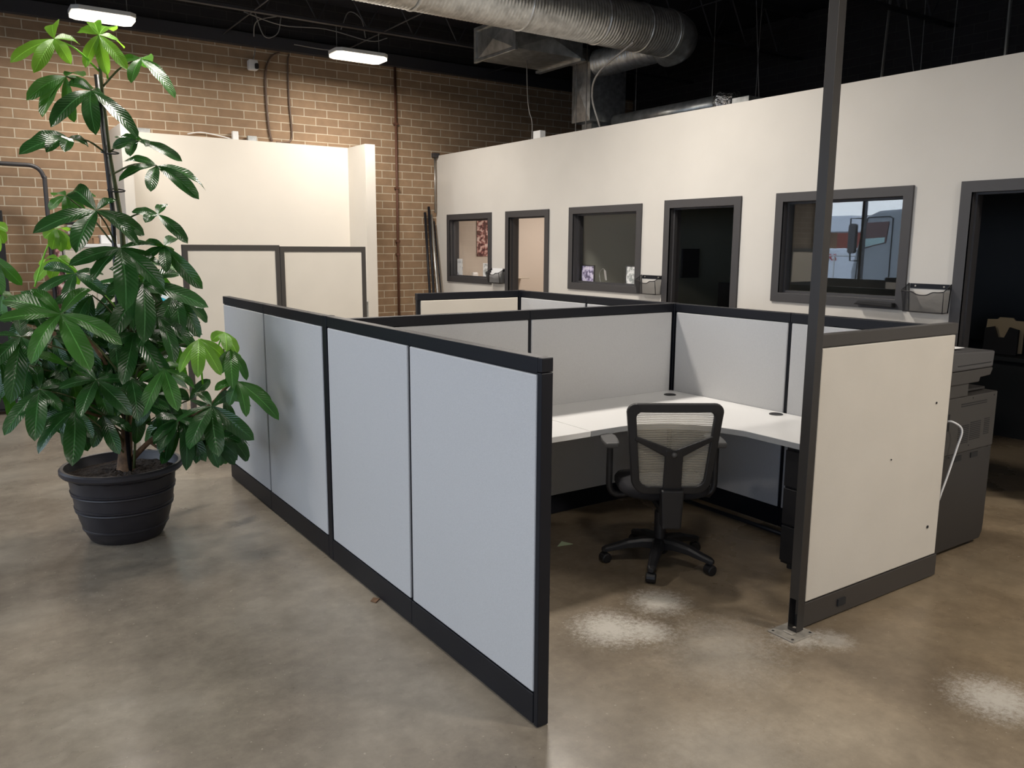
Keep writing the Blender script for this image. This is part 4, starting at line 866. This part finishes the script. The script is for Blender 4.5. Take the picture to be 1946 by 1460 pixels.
# leaves: hub pixel, depth, leaflet tips (pixels, depth offset), material
LV = [
 ((188, 66), 5.2, [((205, 142), -.05), ((163, 128), .0), ((234, 92), .1), ((242, 132), -.1), ((150, 60), .15), ((215, 60), .25), ((178, 44), .2)], 'young', (205, 150)),
 ((103, 74), 5.1, [((20, 118), -.05), ((63, 138), -.12), ((136, 122), -.1), ((150, 84), .1), ((112, 52), .25)], 'young', (188, 135)),
 ((268, 112), 5.1, [((250, 158), -.1), ((332, 186), -.15), ((318, 160), .1), ((220, 118), .1), ((285, 130), .3)], 'mid', (195, 165)),
 ((125, 145), 5.15, [((50, 190), -.05), ((82, 222), -.1), ((142, 230), .05), ((180, 172), .1), ((158, 145), .25)], 'mid', (192, 190)),
 ((173, 172), 5.05, [((97, 242), -.1), ((184, 257), -.18), ((262, 262), -.15), ((128, 160), .15), ((205, 205), .2)], 'mature', (196, 190)),
 ((130, 262), 5.1, [((35, 293), -.1), ((87, 290), -.18), ((122, 289), -.2), ((167, 278), .05), ((55, 270), .2)], 'mature', (206, 295)),
 ((262, 268), 5.1, [((214, 280), .05), ((248, 298), -.15), ((346, 306), -.05), ((222, 262), .2), ((276, 280), -.2)], 'mature', (208, 290)),
 ((298, 315), 5.05, [((226, 345), -.05), ((287, 364), -.18), ((378, 378), -.1), ((388, 362), .12), ((236, 308), .2)], 'mature', (216, 330)),
 ((300, 408), 5.1, [((250, 402), .05), ((276, 424), -.1), ((312, 388), .1), ((357, 462), -.1)], 'mature', (228, 425)),
 ((183, 400), 5.0, [((62, 442), -.08), ((145, 480), -.2), ((262, 466), -.15), ((273, 446), .05), ((225, 382), .15), ((140, 365), .3)], 'mature', (226, 480)),
 ((125, 372), 5.25, [((94, 398), 0), ((128, 415), -.05), ((182, 372), .1), ((160, 410), .1), ((104, 372), .2)], 'mid', (220, 470)),
 ((228, 472), 4.95, [((130, 503), -.05), ((176, 535), -.12), ((237, 590), -.25), ((312, 548), -.15), ((306, 505), .05), ((330, 480), .15)], 'mature', (236, 540)),
 ((312, 468), 5.05, [((268, 502), .0), ((316, 518), -.15), ((386, 547), -.1), ((334, 452), .15), ((268, 466), .2)], 'mature', (236, 520)),
 ((107, 435), 5.3, [((84, 452), 0), ((98, 474), -.05), ((115, 478), -.05), ((132, 474), 0), ((128, 440), .1)], 'young', (66, 545)),
 ((110, 490), 5.3, [((66, 535), 0), ((95, 530), -.05), ((140, 505), .1), ((80, 505), .15), ((150, 540), .0)], 'young', (235, 600)),
 ((143, 520), 5.0, [((66, 560), -.05), ((128, 590), -.15), ((205, 560), -.1), ((196, 520), .1), ((84, 508), .15)], 'mature', (238, 610)),
 ((115, 597), 4.75, [((-5, 606), -.05), ((60, 692), -.15), ((172, 703), -.2), ((232, 655), -.12), ((58, 548), .12), ((168, 548), .15), ((5, 570), .2)], 'mid', (236, 720)),
 ((272, 538), 4.95, [((205, 560), .05), ((210, 640), -.1), ((272, 650), -.2), ((396, 582), -.1), ((340, 520), .15)], 'mature', (237, 620)),
 ((335, 560), 5.0, [((390, 583), 0), ((345, 640), -.15), ((380, 640), -.1), ((300, 620), -.1), ((392, 610), .1)], 'mature', (238, 640)),
 ((255, 632), 4.95, [((205, 660), 0), ((232, 730), -.15), ((322, 738), -.15), ((318, 660), .05), ((250, 585), .15)], 'mature', (240, 700)),
 ((182, 722), 4.85, [((110, 738), -.05), ((153, 792), -.2), ((250, 788), -.15), ((262, 725), .05), ((140, 690), .15)], 'mature', (240, 760)),
 ((75, 740), 4.9, [((8, 826), -.1), ((66, 838), -.2), ((116, 782), -.1), ((36, 770), .05), ((60, 690), .2), ((120, 728), .1)], 'mature', (200, 790)),
 ((40, 640), 4.95, [((-20, 700), -.1), ((18, 765), -.1), ((68, 690), -.1), ((66, 628), .1), ((-30, 640), .1), ((30, 590), .2)], 'mature', (238, 720)),
 ((-18, 650), 5.1, [((20, 740), -.1), ((-10, 770), -.1), ((30, 690), .0)], 'mature', (100, 700)),
 ((142, 778), 4.9, [((74, 862), -.1), ((136, 884), -.2), ((177, 832), -.12), ((80, 800), .05), ((100, 755), .15)], 'mature', (235, 860)),
 ((196, 790), 5.0, [((228, 862), -.15), ((176, 850), -.05), ((250, 820), .0), ((160, 780), .1)], 'mature', (240, 850)),
 ((250, 720), 4.85, [((262, 800), -.15), ((222, 790), -.1), ((300, 770), .0)], 'mature', (240, 800)),
 ((312, 702), 4.8, [((270, 792), -.1), ((338, 780), -.15), ((368, 738), .0), ((262, 730), .1), ((285, 700), .2), ((350, 700), .2)], 'mid', (270, 760)),
 ((378, 645), 4.75, [((342, 708), -.05), ((376, 718), -.15), ((420, 712), -.1), ((424, 680), .05), ((396, 680), .15)], 'young', (385, 730)),
 ((427, 632), 4.85, [((402, 648), .0), ((430, 668), -.1), ((450, 672), -.05)], 'young', (405, 700)),
 ((437, 663), 4.8, [((416, 712), -.05), ((442, 738), -.15), ((468, 722), -.05), ((455, 690), .1)], 'mid', (428, 745)),
 ((452, 725), 4.72, [((408, 742), .0), ((467, 792), -.15), ((516, 768), .0), ((529, 797), -.1), ((436, 770), .0)], 'mid', (410, 770)),
 ((402, 772), 4.7, [((335, 802), -.05), ((360, 854), -.2), ((416, 868), -.2), ((483, 834), -.1), ((460, 845), .1), ((375, 745), .2), ((435, 748), .15)], 'mature', (340, 810)),
 ((345, 790), 4.95, [((305, 862), -.1), ((352, 893), -.15), ((392, 875), -.1), ((290, 810), .05)], 'mature', (300, 840)),
 ((385, 810), 4.95, [((372, 880), -.1), ((415, 888), -.1), ((445, 882), -.05)], 'mature', (340, 830)),
 ((-14, 425), 5.5, [((8, 462), 0), ((-2, 480), 0), ((14, 440), 0)], 'young', (-60, 560)),
 ((-20, 482), 5.4, [((42, 540), 0), ((4, 560), -.05), ((-30, 570), 0)], 'mid', (-40, 600)),
 ((5, 560), 5.25, [((50, 600), 0), ((10, 612), 0), ((30, 570), .1)], 'mid', (100, 640)),
 ((300, 600), 4.9, [((260, 660), -.1), ((330, 690), -.15), ((365, 660), -.05), ((345, 600), .1)], 'mature', (240, 680)),
 ((170, 640), 5.1, [((120, 700), 0), ((190, 720), -.05), ((230, 690), .1), ((150, 610), .1)], 'mature', (238, 700)),
 ((215, 590), 5.2, [((160, 640), 0), ((220, 670), -.05), ((270, 620), .1)], 'mature', (238, 660)),
 ((90, 660), 5.1, [((40, 720), 0), ((100, 740), 0), ((150, 710), .1), ((60, 650), .1)], 'mature', (200, 720)),
 ((300, 750), 5.0, [((260, 810), 0), ((310, 830), -.05), ((345, 800), .1), ((350, 760), .1)], 'mature', (260, 800)),
 ((200, 730), 5.2, [((150, 770), 0), ((205, 800), 0), ((260, 770), 0)], 'mature', (240, 790)),
 ((280, 500), 5.3, [((330, 560), 0), ((270, 570), 0), ((350, 520), .1)], 'mid', (236, 560)),
 ((360, 760), 5.05, [((400, 720), 0), ((420, 800), 0), ((330, 740), 0)], 'mature', (320, 800)),
 ((60, 590), 5.2, [((90, 640), 0), ((20, 650), 0), ((110, 610), 0)], 'mature', (230, 700)),
]
rnd = random.Random(11)
for (cx_, cy_, rx_, ry_, cnt, ds) in ((170, 640, 140, 120, 18, 78), (230, 740, 120, 70, 10, 75), (60, 700, 70, 70, 6, 80), (385, 790, 55, 50, 6, 62), (250, 560, 90, 50, 6, 75), (330, 620, 45, 60, 4, 66)):
    for k in range(cnt):
        a_ = rnd.uniform(0, 2*PI); q_ = math.sqrt(rnd.random()); hx, hy = cx_+rx_*q_*math.cos(a_), cy_+ry_*q_*math.sin(a_)
        tips = []
        for j in range(rnd.choice((4, 5, 5, 6))):
            b_ = rnd.uniform(-.6, PI+.6); ln = ds*rnd.uniform(.75, 1.1); tips.append(((hx+ln*math.cos(b_), min(hy+ln*.95*math.sin(b_)+8, 888)), rnd.uniform(-.15, .2)))
        LV.append(((hx, hy), rnd.uniform(5.0, 5.45) if cx_ != 385 else rnd.uniform(4.85, 5.1), tips, rnd.choice(('mature', 'mature', 'mature', 'mid')), ((236, min(860, hy+70)) if cx_ != 385 else (380, 790))))
for (hp, Y, tips, mt, stp) in LV:
    g = G(); g.uv = []; hub = at(hp[0], hp[1], Y)
    for (tpx, dy) in tips:
        tip = at(tpx[0], tpx[1], Y+dy*1.1); L = (tip-hub).length
        leaflet(g, hub, tip, max(.09, min(.175, L*random.uniform(.37, .44))), fold=random.uniform(.12, .32), bow=random.uniform(.06, .14))
    lf = g.build('leaf', mt, pp, smooth=True)
    st = at(stp[0], stp[1], 5.2 if Y > 4.9 else 5.0); mdp = st.lerp(hub, .5)+Vector((0, 0, .03))
    G().tube(arc([st, mdp, hub], 4), [.0055]*4+[.0045]*5, 6).build('petiole', 'stem' if mt != 'young' else 'young', lf, smooth=True)

# ------------------------------------------------------------------ outside the storefront, seen mirrored in the right office window
OX = 2*(XW+.065)
struct('ground', G().box((-60, -30, -.2), (XL-.16, 60, -.15)), 'asphalt')
tr = empty('parked_truck', (OX-18.6, 10.4, -.15), 'silver grey truck cab parked outside, mirrored in the right office window', 'truck')
fx = OX-17.6
cabp = [(8.6, -.0+.35), (11.55, .35), (11.62, 1.2), (11.50, 1.75), (11.30, 2.46), (11.0, 2.585), (10.2, 2.62), (8.6, 2.64)]
G().prism(cabp, 'x', fx-2.0, fx).build('cab_body', 'truck', tr, bevel=.05)
G().prism([(10.77, 1.86), (11.05, 1.80), (11.42, 1.70), (11.31, 2.32), (10.72, 2.34)], 'x', fx-.01, fx+.015).build('side_window', 'darkglass', tr, bevel=.005)
G().prism([(10.80, 1.87), (11.05, 1.82), (11.36, 1.74), (11.37, 1.95), (10.79, 1.99)], 'x', fx-.0, fx+.022).build('window_lower_reflection', 'mint', tr)  # pale strip painted as a reflection low in the side window
dl = G().tube([(fx+.01, 10.64, .5), (fx+.01, 10.64, 2.40), (fx+.01, 10.72, 2.45), (fx+.01, 11.25, 2.44), (fx+.01, 11.42, 1.9), (fx+.01, 11.50, .5)], .012, 6).build('door_seam', 'black', tr)
mi = G().prism(rrect(11.42, 1.62, 11.62, 2.30, .06), 'x', fx+.10, fx+.2).build('wing_mirror', 'trim', tr, bevel=.02)
G().tube([(fx, 11.35, 2.42), (fx+.15, 11.6, 2.42), (fx+.15, 11.55, 1.45), (fx, 11.4, 1.45)], .02, 6).build('mirror_arm', 'black', mi)
G().box((fx-.3, 8.2, .3), (fx+.02, 10.2, 1.62)).build('side_skirt', 'trim', tr, bevel=.02)
for y in (9.1, 11.2): G().lathe([(0, -.12), (.4, -.12), (.45, -.06), (.45, .06), (.4, .12), (0, .12)], (fx-.2, y, .30), 28, 'x').build('wheel', 'black', tr)
bd = empty('red_building', (OX-38, 26, -.15), 'low red building across the yard, mirrored in the right office window', 'building')
G().box((OX-44, 18, -.15), (OX-34, 38, 3.05)).build('building_wall', 'redbuild', bd); G().box((OX-44.2, 17.9, 3.0), (OX-33.9, 38, 3.18)).build('roof_edge', 'trim', bd)
vn = empty('white_box_trailer', (OX-28, 20, -.15), 'white box trailer in the yard, mirrored in the right office window', 'trailer')
G().box((OX-30.5, 18.6, 2.35), (OX-28, 24.5, 2.95)).build('trailer_box', 'truckw', vn, bevel=.03)
for y in (20.5, 23.8): G().box((OX-30, y, -.1), (OX-28.5, y+.3, 2.35)).build('trailer_support', 'kraft', vn)
v2 = empty('white_van', (OX-24, 15.5, -.15), 'white van in the yard, mirrored in the right office window', 'van')
G().prism([(13.6, .1), (17.8, .1), (17.8, 1.7), (14.7, 1.75), (14.3, 1.25), (13.6, 1.1)], 'x', OX-25, OX-23).build('van_body', 'truckw', v2, bevel=.06)
for y in (14.3, 17.0): G().lathe([(0, -.1), (.33, -.1), (.35, 0), (.33, .1), (0, .1)], (OX-23.05, y, .18), 20, 'x').build('wheel', 'black', v2)
tx = bpy.data.curves.new('van_lettering', 'FONT'); tx.body = 'CRS'; tx.size = .3; tx.extrude = .004; tx.align_x = 'CENTER'
tmp = bpy.data.objects.new('lettering_curve', tx); tm = bpy.data.meshes.new_from_object(tmp); bpy.data.objects.remove(tmp)
to = bpy.data.objects.new('van_lettering', tm); C.objects.link(to); to.parent = v2; to.location = (OX-22.985-(OX-24), 15.95-15.5, 1.35+.15); to.rotation_euler = (PI/2, 0, PI/2); to.scale = (-1, 1, 1)
tm.materials.clear(); tm.materials.append(mat('red_lettering', (.45, .02, .03), .6))
fe = empty('yard_fence', (OX-21, 13, -.15), 'thin metal rail fence in the yard, mirrored in the right office window', 'fence')
for y in (12.6, 13.5, 14.4, 15.3): G().tube([(OX-21, y, -.15), (OX-21, y, 1.55)], .025, 6).build('fence_post', 'conduit', fe)
for z in (.3, 1.52): G().tube([(OX-21, 12.6, z), (OX-21, 15.3, z)], .02, 6).build('fence_rail', 'conduit', fe)
